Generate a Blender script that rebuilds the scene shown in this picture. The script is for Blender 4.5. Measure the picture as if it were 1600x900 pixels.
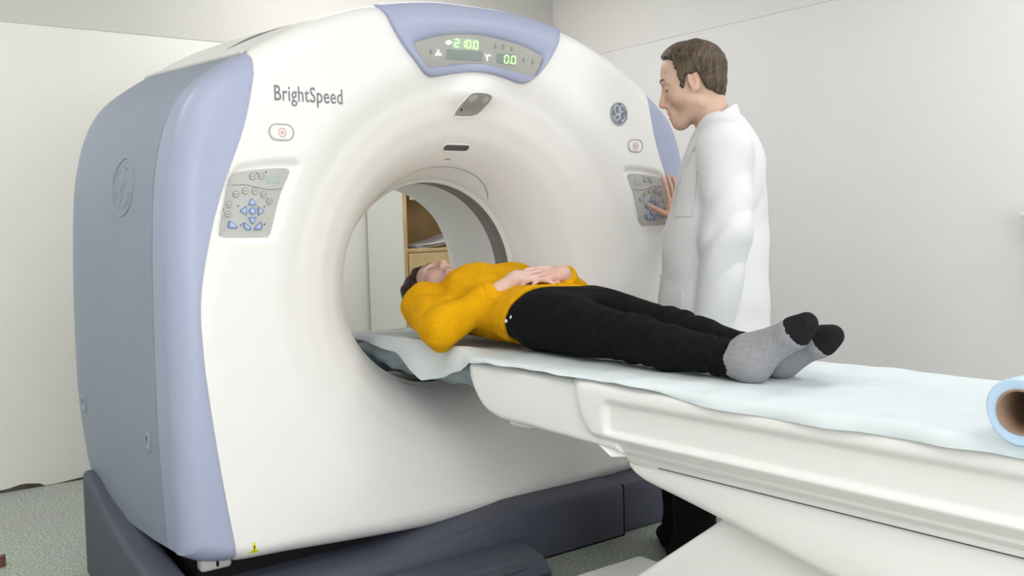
import bpy, bmesh, math, random
import numpy as np
from mathutils import Vector, Matrix
for o in list(bpy.data.objects): bpy.data.objects.remove(o)
S = bpy.context.scene
COL = S.collection
random.seed(4); RNG = np.random.default_rng(4)
R_ = math.radians

# ------------------------------------------------------------------ camera
FPX = 1528.36
yaw, pit, rol = R_(37.3757), R_(3.6233), R_(1.5762)
CAM = Vector((-1.9526, -2.7079, 1.1499))
Fh = Vector((math.sin(yaw), math.cos(yaw), 0)); Rt = Vector((math.cos(yaw), -math.sin(yaw), 0)); Zu = Vector((0, 0, 1))
Fw = Fh*math.cos(pit) - Zu*math.sin(pit); Up = Fh*math.sin(pit) + Zu*math.cos(pit)
Rt, Up = Rt*math.cos(rol) - Up*math.sin(rol), Up*math.cos(rol) + Rt*math.sin(rol)
cd = bpy.data.cameras.new('camera'); cd.sensor_width = 36; cd.lens = 36*FPX/1600; cd.clip_start = .02
co = bpy.data.objects.new('camera', cd); COL.objects.link(co)
M = Matrix((Rt, Up, -Fw)).transposed().to_4x4(); M.translation = CAM; co.matrix_world = M
S.camera = co

# ------------------------------------------------------------------ world, exposure
w = bpy.data.worlds.new('world'); S.world = w; w.use_nodes = True
w.node_tree.nodes['Background'].inputs[0].default_value = (.9, .95, 1, 1)
w.node_tree.nodes['Background'].inputs[1].default_value = .3
S.view_settings.view_transform = 'Standard'; S.view_settings.look = 'None'
S.view_settings.gamma = 1; S.view_settings.use_curve_mapping = False
S.view_settings.exposure = 0.0
FILL_W = 54                                    # frontal fill from the window added behind the camera
LAMPS = [(-2.2, 1.2, 10), (.6, 1.4, 18), (-1.7, -1.1, 8), (1.1, -1.4, 10.5), (-1.7, -3.3, 8), (.9, -3.3, 11)]   # x, y, watts of the ceiling panels

# ------------------------------------------------------------------ helpers
def link(o, parent=None):
    COL.objects.link(o)
    if parent is not None: o.parent = parent
    return o
def mk(name, V, Fa, mat, parent=None, smooth=True, sharp=None, loc=None):
    me = bpy.data.meshes.new(name)
    me.from_pydata([tuple(map(float, v)) for v in V], [], [tuple(int(i) for i in f) for f in Fa]); me.update()
    if smooth: me.polygons.foreach_set('use_smooth', [True]*len(me.polygons))
    if sharp: me.set_sharp_from_angle(angle=R_(sharp))
    if mat is not None: me.materials.append(mat)
    o = bpy.data.objects.new(name, me)
    if loc: o.location = loc
    return link(o, parent)
def bmk(name, bm, mat, parent=None, sharp=35, recalc=True):
    if recalc: bmesh.ops.recalc_face_normals(bm, faces=bm.faces[:])
    me = bpy.data.meshes.new(name); bm.to_mesh(me); bm.free()
    me.polygons.foreach_set('use_smooth', [True]*len(me.polygons))
    if sharp: me.set_sharp_from_angle(angle=R_(sharp))
    me.materials.append(mat)
    return link(bpy.data.objects.new(name, me), parent)
def empty(name, loc=(0, 0, 0)):
    o = bpy.data.objects.new(name, None); o.location = loc; o.empty_display_size = .1
    return link(o)
def tag(o, label=None, cat=None, group=None, kind=None):
    if label: o['label'] = label
    if cat: o['category'] = cat
    if group: o['group'] = group
    if kind: o['kind'] = kind
    return o
def kid(o, parent):                      # parent keeping the world placement of an identity child under an empty
    o.parent = parent; o.location = o.location - parent.location
    return o
def box(name, a, b, mat, parent=None, bev=.004, seg=2):
    bm = bmesh.new(); bmesh.ops.create_cube(bm, size=1)
    c = [(p+q)/2 for p, q in zip(a, b)]; s = [abs(q-p) for p, q in zip(a, b)]
    for v in bm.verts: v.co = Vector([v.co[i]*s[i]+c[i] for i in range(3)])
    if bev: bmesh.ops.bevel(bm, geom=bm.edges[:], offset=min(bev, min(s)*.45), segments=seg, profile=.5, affect='EDGES')
    return bmk(name, bm, mat, parent)
def extrude_x(name, prof, x0, x1, mat, parent=None, bev=.01, seg=3):
    """side profile (y,z) polygon extruded along x"""
    bm = bmesh.new()
    A = [bm.verts.new((x0, y, z)) for y, z in prof]; B = [bm.verts.new((x1, y, z)) for y, z in prof]
    n = len(prof); bm.faces.new(A); bm.faces.new(B[::-1])
    for i in range(n): bm.faces.new((A[i], B[i], B[(i+1) % n], A[(i+1) % n]))
    bmesh.ops.recalc_face_normals(bm, faces=bm.faces[:])
    if bev:
        es = [e for e in bm.edges if abs(e.verts[0].co.x-e.verts[1].co.x) < 1e-6]
        bmesh.ops.bevel(bm, geom=es, offset=bev, segments=seg, profile=.5, affect='EDGES')
    return bmk(name, bm, mat, parent)
def tube(name, pts, r, mat, parent=None, n=8, closed=False, bm=None):
    own = bm is None
    if own: bm = bmesh.new()
    P = [Vector(p) for p in pts]; rings = []
    m = len(P)
    for i, p in enumerate(P):
        if closed: t = P[(i+1) % m]-P[i-1]
        else: t = P[min(i+1, m-1)]-P[max(i-1, 0)]
        t.normalize()
        a = Vector((0, 0, 1)) if abs(t.z) < .9 else Vector((1, 0, 0))
        u = t.cross(a).normalized(); v = t.cross(u)
        rr = r[i] if isinstance(r, (list, tuple)) else r
        rings.append([bm.verts.new(p+(u*math.cos(2*math.pi*k/n)+v*math.sin(2*math.pi*k/n))*rr) for k in range(n)])
    for i in range(m if closed else m-1):
        A, B = rings[i], rings[(i+1) % m]
        for k in range(n): bm.faces.new((A[k], A[(k+1) % n], B[(k+1) % n], B[k]))
    if not closed: bm.faces.new(rings[0][::-1]); bm.faces.new(rings[-1])
    if own: return bmk(name, bm, mat, parent, sharp=60)
def crom(pts, n, closed=False):
    """Catmull-Rom resample of 2D/3D points, n samples per span"""
    P = [np.array(p, float) for p in pts]; out = []; m = len(P)
    for i in range(m if closed else m-1):
        if closed: a, b, c, d = P[i-1], P[i], P[(i+1) % m], P[(i+2) % m]
        else: a, b, c, d = P[max(i-1, 0)], P[i], P[i+1], P[min(i+2, m-1)]
        for k in range(n):
            t = k/n
            out.append(.5*((2*b)+(c-a)*t+(2*a-5*b+4*c-d)*t*t+(3*b-3*c+d-a)*t**3))
    if not closed: out.append(P[-1])
    return out
def sstep(a, b, x):
    t = min(1, max(0, (x-a)/(b-a))); return t*t*(3-2*t)

# ------------------------------------------------------------------ materials
MATS = {}
def mat(name, col, rough=.5, spec=.5, var=0, vscale=8, bump=0, bscale=60, metal=0, col2=None, kind='noise', emit=0, sheen=0, coat=0, sss=0, trans=0, detail=4, contrast=(.35, .65)):
    m = bpy.data.materials.new(name); m.use_nodes = True; nt = m.node_tree; N = nt.nodes; L = nt.links
    b = N['Principled BSDF']
    b.inputs['Base Color'].default_value = (*col, 1); b.inputs['Roughness'].default_value = rough
    b.inputs['Specular IOR Level'].default_value = spec; b.inputs['Metallic'].default_value = metal
    tc = N.new('ShaderNodeTexCoord')
    if var or col2:
        nz = N.new('ShaderNodeTexVoronoi' if kind == 'voronoi' else 'ShaderNodeTexNoise'); nz.inputs['Scale'].default_value = vscale
        if kind == 'noise': nz.inputs['Detail'].default_value = detail
        L.new(tc.outputs['Object'], nz.inputs['Vector'])
        rp = N.new('ShaderNodeValToRGB'); rp.color_ramp.elements[0].position, rp.color_ramp.elements[1].position = contrast
        c2 = col2 if col2 else tuple(min(1, c*(1+var)) for c in col); c1 = col if col2 else tuple(c*(1-var) for c in col)
        rp.color_ramp.elements[0].color = (*c1, 1); rp.color_ramp.elements[1].color = (*c2, 1)
        L.new(nz.outputs['Distance' if kind == 'voronoi' else 'Fac'], rp.inputs['Fac']); L.new(rp.outputs['Color'], b.inputs['Base Color'])
    if bump:
        nb = N.new('ShaderNodeTexNoise'); nb.inputs['Scale'].default_value = bscale; nb.inputs['Detail'].default_value = 3
        L.new(tc.outputs['Object'], nb.inputs['Vector'])
        bp = N.new('ShaderNodeBump'); bp.inputs['Strength'].default_value = bump; bp.inputs['Distance'].default_value = .004
        L.new(nb.outputs['Fac'], bp.inputs['Height']); L.new(bp.outputs['Normal'], b.inputs['Normal'])
    if emit: b.inputs['Emission Color'].default_value = (*col, 1); b.inputs['Emission Strength'].default_value = emit
    if sheen: b.inputs['Sheen Weight'].default_value = sheen
    if coat: b.inputs['Coat Weight'].default_value = coat; b.inputs['Coat Roughness'].default_value = .15
    if sss: b.inputs['Subsurface Weight'].default_value = sss; b.inputs['Subsurface Radius'].default_value = (.01, .004, .002); b.inputs['Subsurface Scale'].default_value = .6
    MATS[name] = m; return m
WHITE = mat('white_plastic', (.86, .855, .845), .38, .4, var=.012, vscale=3, bump=.02, bscale=300)
WHITE2 = mat('white_table_plastic', (.88, .872, .865), .34, .45, var=.012, vscale=3)
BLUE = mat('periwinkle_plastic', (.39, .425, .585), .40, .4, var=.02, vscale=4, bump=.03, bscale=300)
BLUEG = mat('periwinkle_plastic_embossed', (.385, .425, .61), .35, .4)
BLUE_S = mat('shaded_blue_plastic', (.285, .33, .425), .42, .4, var=.02, vscale=4, bump=.03, bscale=300)  # darker copy of the blue for the sides, their shade put into the colour
BLUEG = mat('shaded_blue_plastic_embossed', (.30, .345, .44), .35, .4)
NAVY = mat('navy_plastic', (.078, .084, .118), .5, .4, var=.05, vscale=6, bump=.05, bscale=400)
BLACK = mat('black_gap', (.008, .008, .01), .8, .2, var=.05)
GREYP = mat('grey_panel', (.50, .50, .485), .45, .4, var=.02)
GREYL = mat('pale_grey_lid', (.66, .65, .62), .45, .4, var=.02)
DISPG = mat('display_grey', (.40, .395, .375), .35, .5, var=.03)
LCDG = mat('lcd_green_grey', (.25, .30, .29), .3, .5, var=.04)
LCDL = mat('lcd_pale', (.42, .50, .44), .3, .5, var=.04)
DARKG = mat('dark_grey', (.10, .10, .10), .5, .4, var=.05)
MIDG = mat('mid_grey', (.34, .33, .325), .5, .4, var=.05)
RINGG = mat('scan_window_grey', (.22, .22, .205), .35, .5, var=.04)
TXTG = mat('text_grey', (.24, .24, .27), .5, .3, var=.03)
BTNG = mat('button_grey', (.33, .33, .32), .45, .4, var=.05)
BTNW = mat('button_pale', (.60, .60, .58), .45, .4, var=.03)
BTNB = mat('button_blue', (.18, .26, .50), .45, .4, var=.05)
BTNBL = mat('button_blue_pale', (.45, .52, .70), .45, .4, var=.04)
REDP = mat('stop_red', (.70, .42, .42), .5, .3, var=.05)
GREEN = mat('led_green', (.50, .92, .34), .4, .3, emit=1.0)
WLED = mat('led_white', (1, 1, .95), .4, .3, emit=.8)
YEL = mat('warning_yellow', (.85, .78, .04), .5, .4, var=.03)
BADGE = mat('badge_slate', (.20, .22, .27), .4, .5, var=.04)
BADGEL = mat('badge_silver', (.62, .64, .70), .35, .5, var=.04)
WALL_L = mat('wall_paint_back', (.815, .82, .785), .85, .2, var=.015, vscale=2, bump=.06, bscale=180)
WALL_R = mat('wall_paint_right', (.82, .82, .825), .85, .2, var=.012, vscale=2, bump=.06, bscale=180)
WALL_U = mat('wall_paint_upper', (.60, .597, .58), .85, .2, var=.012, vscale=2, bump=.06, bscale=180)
WALL_UR = mat('wall_paint_upper_right', (.79, .79, .785), .85, .2, var=.012, vscale=2, bump=.06, bscale=180)
CEIL = mat('ceiling_paint', (.86, .86, .85), .9, .2, var=.01, vscale=2)
GAP_DARK = mat('skirting_gap', (.10, .085, .07), .9, .1, var=.2, vscale=14)
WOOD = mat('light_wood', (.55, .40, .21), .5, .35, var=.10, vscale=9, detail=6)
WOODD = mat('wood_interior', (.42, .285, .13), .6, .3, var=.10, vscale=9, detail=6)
BROWN = mat('brown_wood', (.13, .045, .03), .5, .4, var=.2, vscale=30)
PAPERW = mat('white_paper', (.80, .80, .84), .8, .2, var=.02)
SHEET = mat('pale_blue_sheet', (.70, .765, .80), .85, .15, var=.02, vscale=10, bump=.25, bscale=38)
PAD = mat('blue_grey_plastic', (.30, .38, .41), .35, .5, var=.12, vscale=12, bump=.5, bscale=22)
ROLLB = mat('blue_paper_roll', (.52, .68, .88), .8, .15, var=.03, vscale=30)
CARD = mat('cardboard_core', (.36, .24, .17), .85, .15, var=.08, vscale=20)
METAL = mat('brushed_metal', (.55, .55, .53), .35, .5, metal=.8, var=.05)
LAMPM = mat('lamp_diffuser', (1, .98, .95), .6, .2, emit=2.0)

def floor_mat():
    m = mat('speckled_linoleum', (.26, .30, .25), .42, .4); nt = m.node_tree; N = nt.nodes; L = nt.links; b = N['Principled BSDF']
    tc = N.new('ShaderNodeTexCoord')
    n1 = N.new('ShaderNodeTexNoise'); n1.inputs['Scale'].default_value = 95; n1.inputs['Detail'].default_value = 2
    n2 = N.new('ShaderNodeTexNoise'); n2.inputs['Scale'].default_value = 3; n2.inputs['Detail'].default_value = 3
    r1 = N.new('ShaderNodeValToRGB'); e = r1.color_ramp.elements
    e[0].position = .36; e[0].color = (.25, .29, .25, 1); e[1].position = .66; e[1].color = (.56, .60, .54, 1)
    x = e.new(.5); x.color = (.37, .42, .37, 1)
    mx = N.new('ShaderNodeMix'); mx.data_type = 'RGBA'; mx.blend_type = 'MULTIPLY'; mx.inputs['Factor'].default_value = .25
    for n in (n1, n2): L.new(tc.outputs['Object'], n.inputs['Vector'])
    L.new(n1.outputs['Fac'], r1.inputs['Fac']); L.new(r1.outputs['Color'], mx.inputs['A']); L.new(n2.outputs['Color'], mx.inputs['B'])
    L.new(mx.outputs['Result'], b.inputs['Base Color'])
    return m
FLOOR = floor_mat()

# ------------------------------------------------------------------ room
X0, X1, Y0, Y1, ZC = -3.1, 2.2, -4.4, 2.21, 2.75
LZ = 2.13
def st(o): return tag(o, kind='structure')
st(box('floor', (X0, Y0, -.05), (X1, Y1, 0), FLOOR, bev=0))
st(box('ceiling', (X0, Y0, ZC), (X1, Y1, ZC+.05), CEIL, bev=0))
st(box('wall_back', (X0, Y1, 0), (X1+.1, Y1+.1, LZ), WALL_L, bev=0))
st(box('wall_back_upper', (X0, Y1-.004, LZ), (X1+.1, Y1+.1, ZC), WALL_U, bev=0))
st(box('wall_right', (X1, Y0, 0), (X1+.1, Y1, LZ+.06), WALL_R, bev=0))
st(box('wall_right_upper', (X1-.004, Y0, LZ+.06), (X1+.1, Y1-.004, ZC), WALL_UR, bev=0))
st(box('wall_left', (X0-.1, Y0, 0), (X0, Y1, ZC), WALL_L, bev=0))
st(box('wall_front', (X0, Y0-.1, 0), (X1, Y0, ZC), WALL_L, bev=0))
# ragged dark strip for the gap where the lining lifts from the floor along the back wall
def gap():
    bm = bmesh.new(); xs = np.linspace(X0, X1, 260); T = []; B = []
    for i, x in enumerate(xs):
        h = .006+.004*math.sin(x*7)+.003*math.sin(x*23+1)
        if x < -.98: h += .016+.004*math.sin(x*40)
        T.append(bm.verts.new((x, Y1-.0022, h))); B.append(bm.verts.new((x, Y1-.0022, .0005)))
    for i in range(len(xs)-1): bm.faces.new((B[i], B[i+1], T[i+1], T[i]))
    st(bmk('floor_gap_back', bm, GAP_DARK))
gap()
# ceiling light panels (above the frame)
for i, (lx, ly, lw) in enumerate(LAMPS):
    t = tag(empty('ceiling_light', (lx, ly, ZC)), 'flat white ceiling light panel in thin frame above the scanner room', 'ceiling light', 'ceiling light panels')
    fr = bmesh.new()
    for a, b in (((-.62, -.32), (.62, -.30)), ((-.62, .30), (.62, .32)), ((-.62, -.30), (-.60, .30)), ((.60, -.30), (.62, .30))):
        g = bmesh.ops.create_cube(fr, size=1)['verts']
        for v in g: v.co = Vector((v.co.x*(b[0]-a[0])+(a[0]+b[0])/2, v.co.y*(b[1]-a[1])+(a[1]+b[1])/2, v.co.z*.03-.015))
    bmk('frame', fr, WHITE, t)
    box('diffuser', (-.6, -.3, -.02), (.6, .3, -.004), LAMPM, t, bev=.003)
    ld = bpy.data.lights.new('panel_glow', 'AREA'); ld.shape = 'RECTANGLE'; ld.size = 1.18; ld.size_y = .58; ld.energy = lw; ld.color = (1, .975, .95)
    lo = bpy.data.objects.new('panel_glow', ld); link(lo, t); lo.location = (0, 0, -.03)

# unseen wide window added behind the camera to give frontal light
wn = st(empty('added_window', (-1.2, Y0, 1.32)))
box('added_pane', (-1.3, .002, -.72), (1.3, .008, .72), mat('fill_pane', (.93, .97, 1), .3, .5, emit=1.2), wn, bev=0)
for a, b in (((-1.36, 0, -.78), (1.36, .04, -.72)), ((-1.36, 0, .72), (1.36, .04, .78)), ((-1.36, 0, -.72), (-1.30, .04, .72)), ((1.30, 0, -.72), (1.36, .04, .72)), ((-.02, 0, -.72), (.02, .03, .72))):
    box('added_window_frame', a, b, CEIL, wn)
box('added_window_sill', (-1.42, 0, -.82), (1.42, .12, -.78), CEIL, wn)
ld = bpy.data.lights.new('added_fill', 'AREA'); ld.shape = 'RECTANGLE'; ld.size = 2.5; ld.size_y = 1.4; ld.energy = FILL_W; ld.color = (1, .985, .98)
lo = bpy.data.objects.new('added_fill', ld); link(lo, wn); lo.location = (0, .06, 0); lo.rotation_euler = (math.pi/2, 0, 0)
# ------------------------------------------------------------------ CT gantry
ZB = .95                                            # height of the bore axis
GAN = tag(empty('ct_scanner_gantry', (0, 0, 0)), 'large white and periwinkle blue ring-shaped body scanner on a navy base', 'scanner')
OUTP = [(0, 1.893), (.15, 1.89), (.3, 1.872), (.434, 1.846), (.6, 1.787), (.72, 1.727), (.80, 1.678), (.90, 1.612), (.965, 1.55), (1.01, 1.465), (1.038, 1.36), (1.053, 1.25), (1.066, 1.0), (1.072, .65), (1.068, .4), (1.06, .235)]
BOTP = [(1.06, .235), (1.0, .205), (.9, .188), (.75, .18), (.5, .163), (.25, .15), (0, .143)]
half = crom(OUTP, 10)[:-1]+crom(BOTP, 8)
loop = [tuple(p) for p in half]+[(-p[0], p[1]) for p in half[-2:0:-1]]          # clockwise from the top, +x first
WB = [(.80, 1.70), (.795, 1.66), (.797, 1.63), (.806, 1.575), (.838, 1.45), (.91, 1.27), (.954, 1.125), (.985, .964), (.985, .818), (.975, .688), (.949, .46), (.915, .22), (.908, .16)]
WBc = [tuple(p) for p in crom(WB, 6)]
ang = lambda x, z: math.atan2(x, z-ZB)              # 0 at the top, clockwise, -pi..pi
KEY = [s*ang(x, z) for x, z in ((1.06, .235), (.80, 1.678), (.795, 1.66), (.915, .215)) for s in (1, -1)]
TH = sorted(KEY+[t for t in (-math.pi+2*math.pi*i/600 for i in range(600)) if min(abs(t-k) for k in KEY) > .006])
_a = np.array([ang(x, z) for x, z in half]); _r = np.array([math.hypot(x, z-ZB) for x, z in half]); _i = np.argsort(_a)
def rout(t): return float(np.interp(abs(t), _a[_i], _r[_i]))
_wa = np.array([ang(x, z) for x, z in WBc]); _wr = np.array([math.hypot(x, z-ZB) for x, z in WBc])
def rwhite(t):
    t = abs(t); ro = rout(t)
    if t < _wa[0] or t > _wa[-1]: return ro
    return min(ro, float(np.interp(t, _wa, _wr)))
FR = [.378, .383, .395, .41, .423, .47, .51, .58, .65, .70, .735, .75, 3]
FY = [.335, .318, .292, .26, .23, .16, .115, .060, .026, .010, .002, 0, 0]
EA = [0, 36, 44, 54.7, 63, 72, 90, 108, 125, 180]; ER = [.80, .885, .918, .942, .965, .985, .95, .86, .79, .77]
RAD = .075
def in_poly_sd(x, z, poly):                          # signed distance, negative inside
    d = 1e9; ins = False; n = len(poly)
    for i in range(n):
        ax, az = poly[i]; bx, bz = poly[(i+1) % n]
        ex, ez = bx-ax, bz-az; L = ex*ex+ez*ez; t = max(0, min(1, ((x-ax)*ex+(z-az)*ez)/L))
        d = min(d, math.hypot(x-ax-ex*t, z-az-ez*t))
        if (az > z) != (bz > z) and x < (bx-ax)*(z-az)/(bz-az)+ax: ins = not ins
    return -d if ins else d
PLATE = [(-.891, 1.291), (-.882, 1.31), (-.861, 1.325), (-.776, 1.336), (-.717, 1.339), (-.700, 1.334), (-.699, 1.321), (-.73, 1.256), (-.759, 1.157), (-.77, 1.14), (-.785, 1.137), (-.899, 1.14), (-.919, 1.146), (-.921, 1.160)]
BEZEL = [(-.898, 1.291), (-.887, 1.319), (-.858, 1.345), (-.775, 1.360), (-.690, 1.365), (-.666, 1.357), (-.668, 1.339), (-.706, 1.268), (-.741, 1.157), (-.758, 1.131), (-.786, 1.126), (-.906, 1.128), (-.925, 1.137), (-.928, 1.158)]
def yface(x, z, recess=True):
    r = math.hypot(x, z-ZB); t = math.atan2(x, z-ZB)
    y = float(np.interp(r, FR, FY))
    e = float(np.interp(180-abs(math.degrees(t)), EA, ER))
    if r < e: y += .022*min(1, (e-r)/(e-.70+.02))*sstep(.36, .7, r)
    d = rout(t)-r
    if d < RAD: y += RAD-math.sqrt(max(0, RAD*RAD-(RAD-max(d, 0))**2))
    if abs(x) < .3 and 1.4 < z < 1.8:                # hump over the patient camera
        dz = z-1.600; sz = .040 if dz < 0 else .055
        y -= .048*math.exp(-(x/.088)**2-(dz/sz)**2)
    if recess and .6 < abs(x) < .98 and 1.09 < z < 1.4:
        d2 = in_poly_sd(-abs(x), z, BEZEL)
        if d2 < .006: y += .014*sstep(.006, -.016, d2)
    return y
# --- white front cover
rows_in = [.378, .381, .386, .391, .397, .403, .411, .42, .435, .45, .465, .48, .495, .51, .525, .54, .555, .57, .585, .60, .615, .63, .645, .66, .672, .684, .696, .708, .72, .73, .74, .75]
edge = [1, .86, .72, .6, .48, .37, .27, .18, .11, .05, 0]
V = []; Fa = []; nrow = None
for t in TH:
    rw = rwhite(t); rs = list(rows_in)
    a, b = .752, max(.754, rw-RAD*.98)
    rs += [a+(b-a)*k/16 for k in range(1, 17)] + [max(b+.0006*(j+1), rw-RAD*q) for j, q in enumerate(edge[1:])]
    for r in rs:
        r = min(r, rw); x, z = r*math.sin(t), ZB+r*math.cos(t)
        V.append((x, yface(x, z)-.006, z))
    x, z = rw*math.sin(t), ZB+rw*math.cos(t)
    V.append((x*1.0, yface(x, z)-.0035, z)); V.append((x*1.0015, yface(x, z)+.03, z)); nrow = len(rs)+2
n = len(TH)
for i in range(n):
    j = (i+1) % n
    for k in range(nrow-1): Fa.append((i*nrow+k, i*nrow+k+1, j*nrow+k+1, j*nrow+k))
front = mk('front_cover', V, Fa, WHITE, GAN, sharp=70)
# --- tunnel through the gantry
def lathe(name, prof, m, parent, nseg=160, cz=ZB):
    V = []; Fa = []; k = len(prof)
    for i in range(nseg):
        a = 2*math.pi*i/nseg
        for r, y in prof: V.append((r*math.sin(a), y, cz+r*math.cos(a)))
    for i in range(nseg):
        j = (i+1) % nseg
        for q in range(k-1): Fa.append((i*k+q, j*k+q, j*k+q+1, i*k+q+1))
    return mk(name, V, Fa, m, parent, sharp=30)
lathe('tunnel_front_rim', [(.380, .325), (.374, .334), (.368, .345)], WHITE, GAN)
ring = lathe('scan_window_ring', [(.368, .345), (.371, .349), (.371, .380), (.374, .382), (.374, .390), (.371, .392), (.371, .424), (.368, .430)], RINGG, GAN)
lathe('tunnel_rear', [(.368, .430), (.366, .72), (.369, .735), (.385, .765), (.43, .85), (.56, .93), (.72, .965)], WHITE, GAN)
# --- outer loft: blue side panels, white top cover, rear cover
def ybot(y): return float(np.interp(y, [0, .25, .41, .55, .69, .80, .87, .93, .96], [.235, .242, .254, .268, .30, .355, .42, .52, .60]))
def oloft(t, y):
    r = rout(t); k = .046*max(0, min(1, (y-.1)/.7)); back = max(0, y-.86)
    shr = .10-math.sqrt(max(0, .01-min(back, .0999)**2)) if back > 0 else 0
    r = r+k-shr
    x, z = r*math.sin(t), ZB+r*math.cos(t)
    zb = ybot(y)
    if z < .7: z = zb+(z-.235)*(.7-zb)/(.465) if z > .235 else zb-(.235-z)
    return x, y, z
tA = ang(.80, 1.678); tB = ang(1.06, .235); tC = ang(.922, .205)
for s in (1, -1):
    T = [s*(tA+(tB-tA)*i/110) for i in range(111)]
    # front blue strip with its rounded corner, back to the seam
    V = []; Fa = []; rows = 0; Tf = T+[s*(tB+(tC-tB)*i/14) for i in range(1, 15)]
    for t in Tf:
        rw, ro = rwhite(t)-.004, rout(t); rr = []
        a, b = rw, max(rw+.002, ro-RAD)
        rr = [a+(b-a)*k/8 for k in range(9)] + [max(b+.0003*(j+1), ro-RAD*q) for j, q in enumerate(edge[1:])]
        for r in rr:
            x, z = r*math.sin(t), ZB+r*math.cos(t); V.append((x, yface(x, z, False)+.002, z))
        for y in (.09, .11, .13, .146): V.append(oloft(t, y))
        x, y, z = oloft(t, .1475); V.append((x*.993, .1475, z))
        rows = len(rr)+5
    for i in range(len(Tf)-1):
        for k in range(rows-1): Fa.append((i*rows+k, i*rows+k+1, (i+1)*rows+k+1, (i+1)*rows+k))
    mk('side_front_panel', V, Fa, BLUE, GAN, sharp=50)
    ys = [.1525, .155, .16]+[.18+.04*k for k in range(17)]+[.87, .88, .89, .90, .91, .92, .93, .94, .95, .955, .9585]
    V = []; Fa = []; k0 = len(ys)
    for t in T:
        for y in ys:
            x, yy, z = oloft(t, y)
            if y < .154: x *= .995
            V.append((x, yy, z))
    for i in range(len(T)-1):
        for k in range(k0-1): Fa.append((i*k0+k, i*k0+k+1, (i+1)*k0+k+1, (i+1)*k0+k))
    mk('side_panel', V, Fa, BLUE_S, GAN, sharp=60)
    # thin pale gasket along the shoulder, where the blue panel meets the white top
    tube('shoulder_gasket', [(lambda q: (q[0], q[1], q[2]+.001))(oloft(s*(tA-.002), y)) for y in np.linspace(.08, .93, 16)], .006, GREYL, GAN)
# white top cover
T = [-tA+2*tA*i/90 for i in range(91)]
ys = [.069, .075, .085, .1, .14, .2, .3, .45, .6, .75, .84, .87, .89, .91, .925, .94, .95, .955, .9585]; k0 = len(ys); V = []; Fa = []
for t in T:
    for y in ys: V.append(oloft(t, y))
for i in range(len(T)-1):
    for k in range(k0-1): Fa.append((i*k0+k, i*k0+k+1, (i+1)*k0+k+1, (i+1)*k0+k))
mk('top_cover', V, Fa, WHITE, GAN)
# rear cover
V = []; Fa = []
for t in TH:
    x, y, z = oloft(t, .9585)
    if z < .60: z = .60
    for f_ in (0, .5, 1):
        a = (.72*math.sin(t), ZB+.72*math.cos(t)); 
        if a[1] < .60: a = (a[0], .60)
        V.append((a[0]+(x-a[0])*f_, .965-.006*f_, a[1]+(z-a[1])*f_))
for i in range(n):
    j = (i+1) % n
    for k in range(2): Fa.append((i*3+k, j*3+k, j*3+k+1, i*3+k+1))
mk('rear_cover', V, Fa, WHITE, GAN)
# cooling slot on the shoulder
tt = [ang(-.45, 1.845), ang(-.72, 1.727)]; V = []; Fa = []
for i in range(21):
    t = tt[0]+(tt[1]-tt[0])*i/20; wdt = .03*math.sin(math.pi*min(max(i/20, .06), .94))
    for y in (.36-wdt, .36+wdt):
        x, yy, z = oloft(t, y); V.append((x*1.001, yy, z+.0025))
for i in range(20): Fa.append((2*i, 2*i+1, 2*i+3, 2*i+2))
mk('cooling_slot', V, Fa, BTNG, GAN)

# --- shapes lying on the front face
def fpatch(name, lp, off, m, parent, rings=4, skirt=None, recess=True):
    lp = [tuple(p) for p in lp]; cx = sum(p[0] for p in lp)/len(lp); cz = sum(p[1] for p in lp)/len(lp)
    V = [(cx, yface(cx, cz, recess)-off, cz)]; Fa = []; n = len(lp)
    for q in range(1, rings+1):
        for x, z in lp:
            X, Zz = cx+(x-cx)*q/rings, cz+(z-cz)*q/rings; V.append((X, yface(X, Zz, recess)-off, Zz))
    if skirt:
        for x, z in lp: V.append((cx+(x-cx)*1.01, yface(x, z, recess)-off+skirt, cz+(z-cz)*1.01))
    for i in range(n):
        j = (i+1) % n; Fa.append((0, 1+i, 1+j))
        for q in range(rings-1+(1 if skirt else 0)): Fa.append((1+q*n+i, 1+(q+1)*n+i, 1+(q+1)*n+j, 1+q*n+j))
    o = mk(name, V, Fa, m, parent, sharp=40)
    bm = bmesh.new(); bm.from_mesh(o.data); bmesh.ops.recalc_face_normals(bm, faces=bm.faces[:])
    if bm.faces[0].normal.y > 0: bmesh.ops.reverse_faces(bm, faces=bm.faces[:])
    bm.to_mesh(o.data); bm.free(); o.data.set_sharp_from_angle(angle=R_(40))
    return o
def circ(cx, cz, rx, rz=None, n=18, ph=0): rz = rz or rx; return [(cx+rx*math.cos(2*math.pi*i/n+ph), cz+rz*math.sin(2*math.pi*i/n+ph)) for i in range(n)]
def pill(cx, cz, w, h, n=8, rr=None):
    r = rr or h; out = []
    for sx, sz, a0 in ((1, 1, 0), (-1, 1, 90), (-1, -1, 180), (1, -1, 270)):
        for k in range(n+1):
            a = R_(a0+90*k/n); out.append((cx+sx*(w-r)+r*math.cos(a), cz+sz*(h-r)+r*math.sin(a)))
    return out
def fline(name, pts, r, off, m, parent, closed=False, n=6):
    return tube(name, [(x, yface(x, z)-off, z) for x, z in pts], r, m, parent, n=n, closed=closed)
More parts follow.
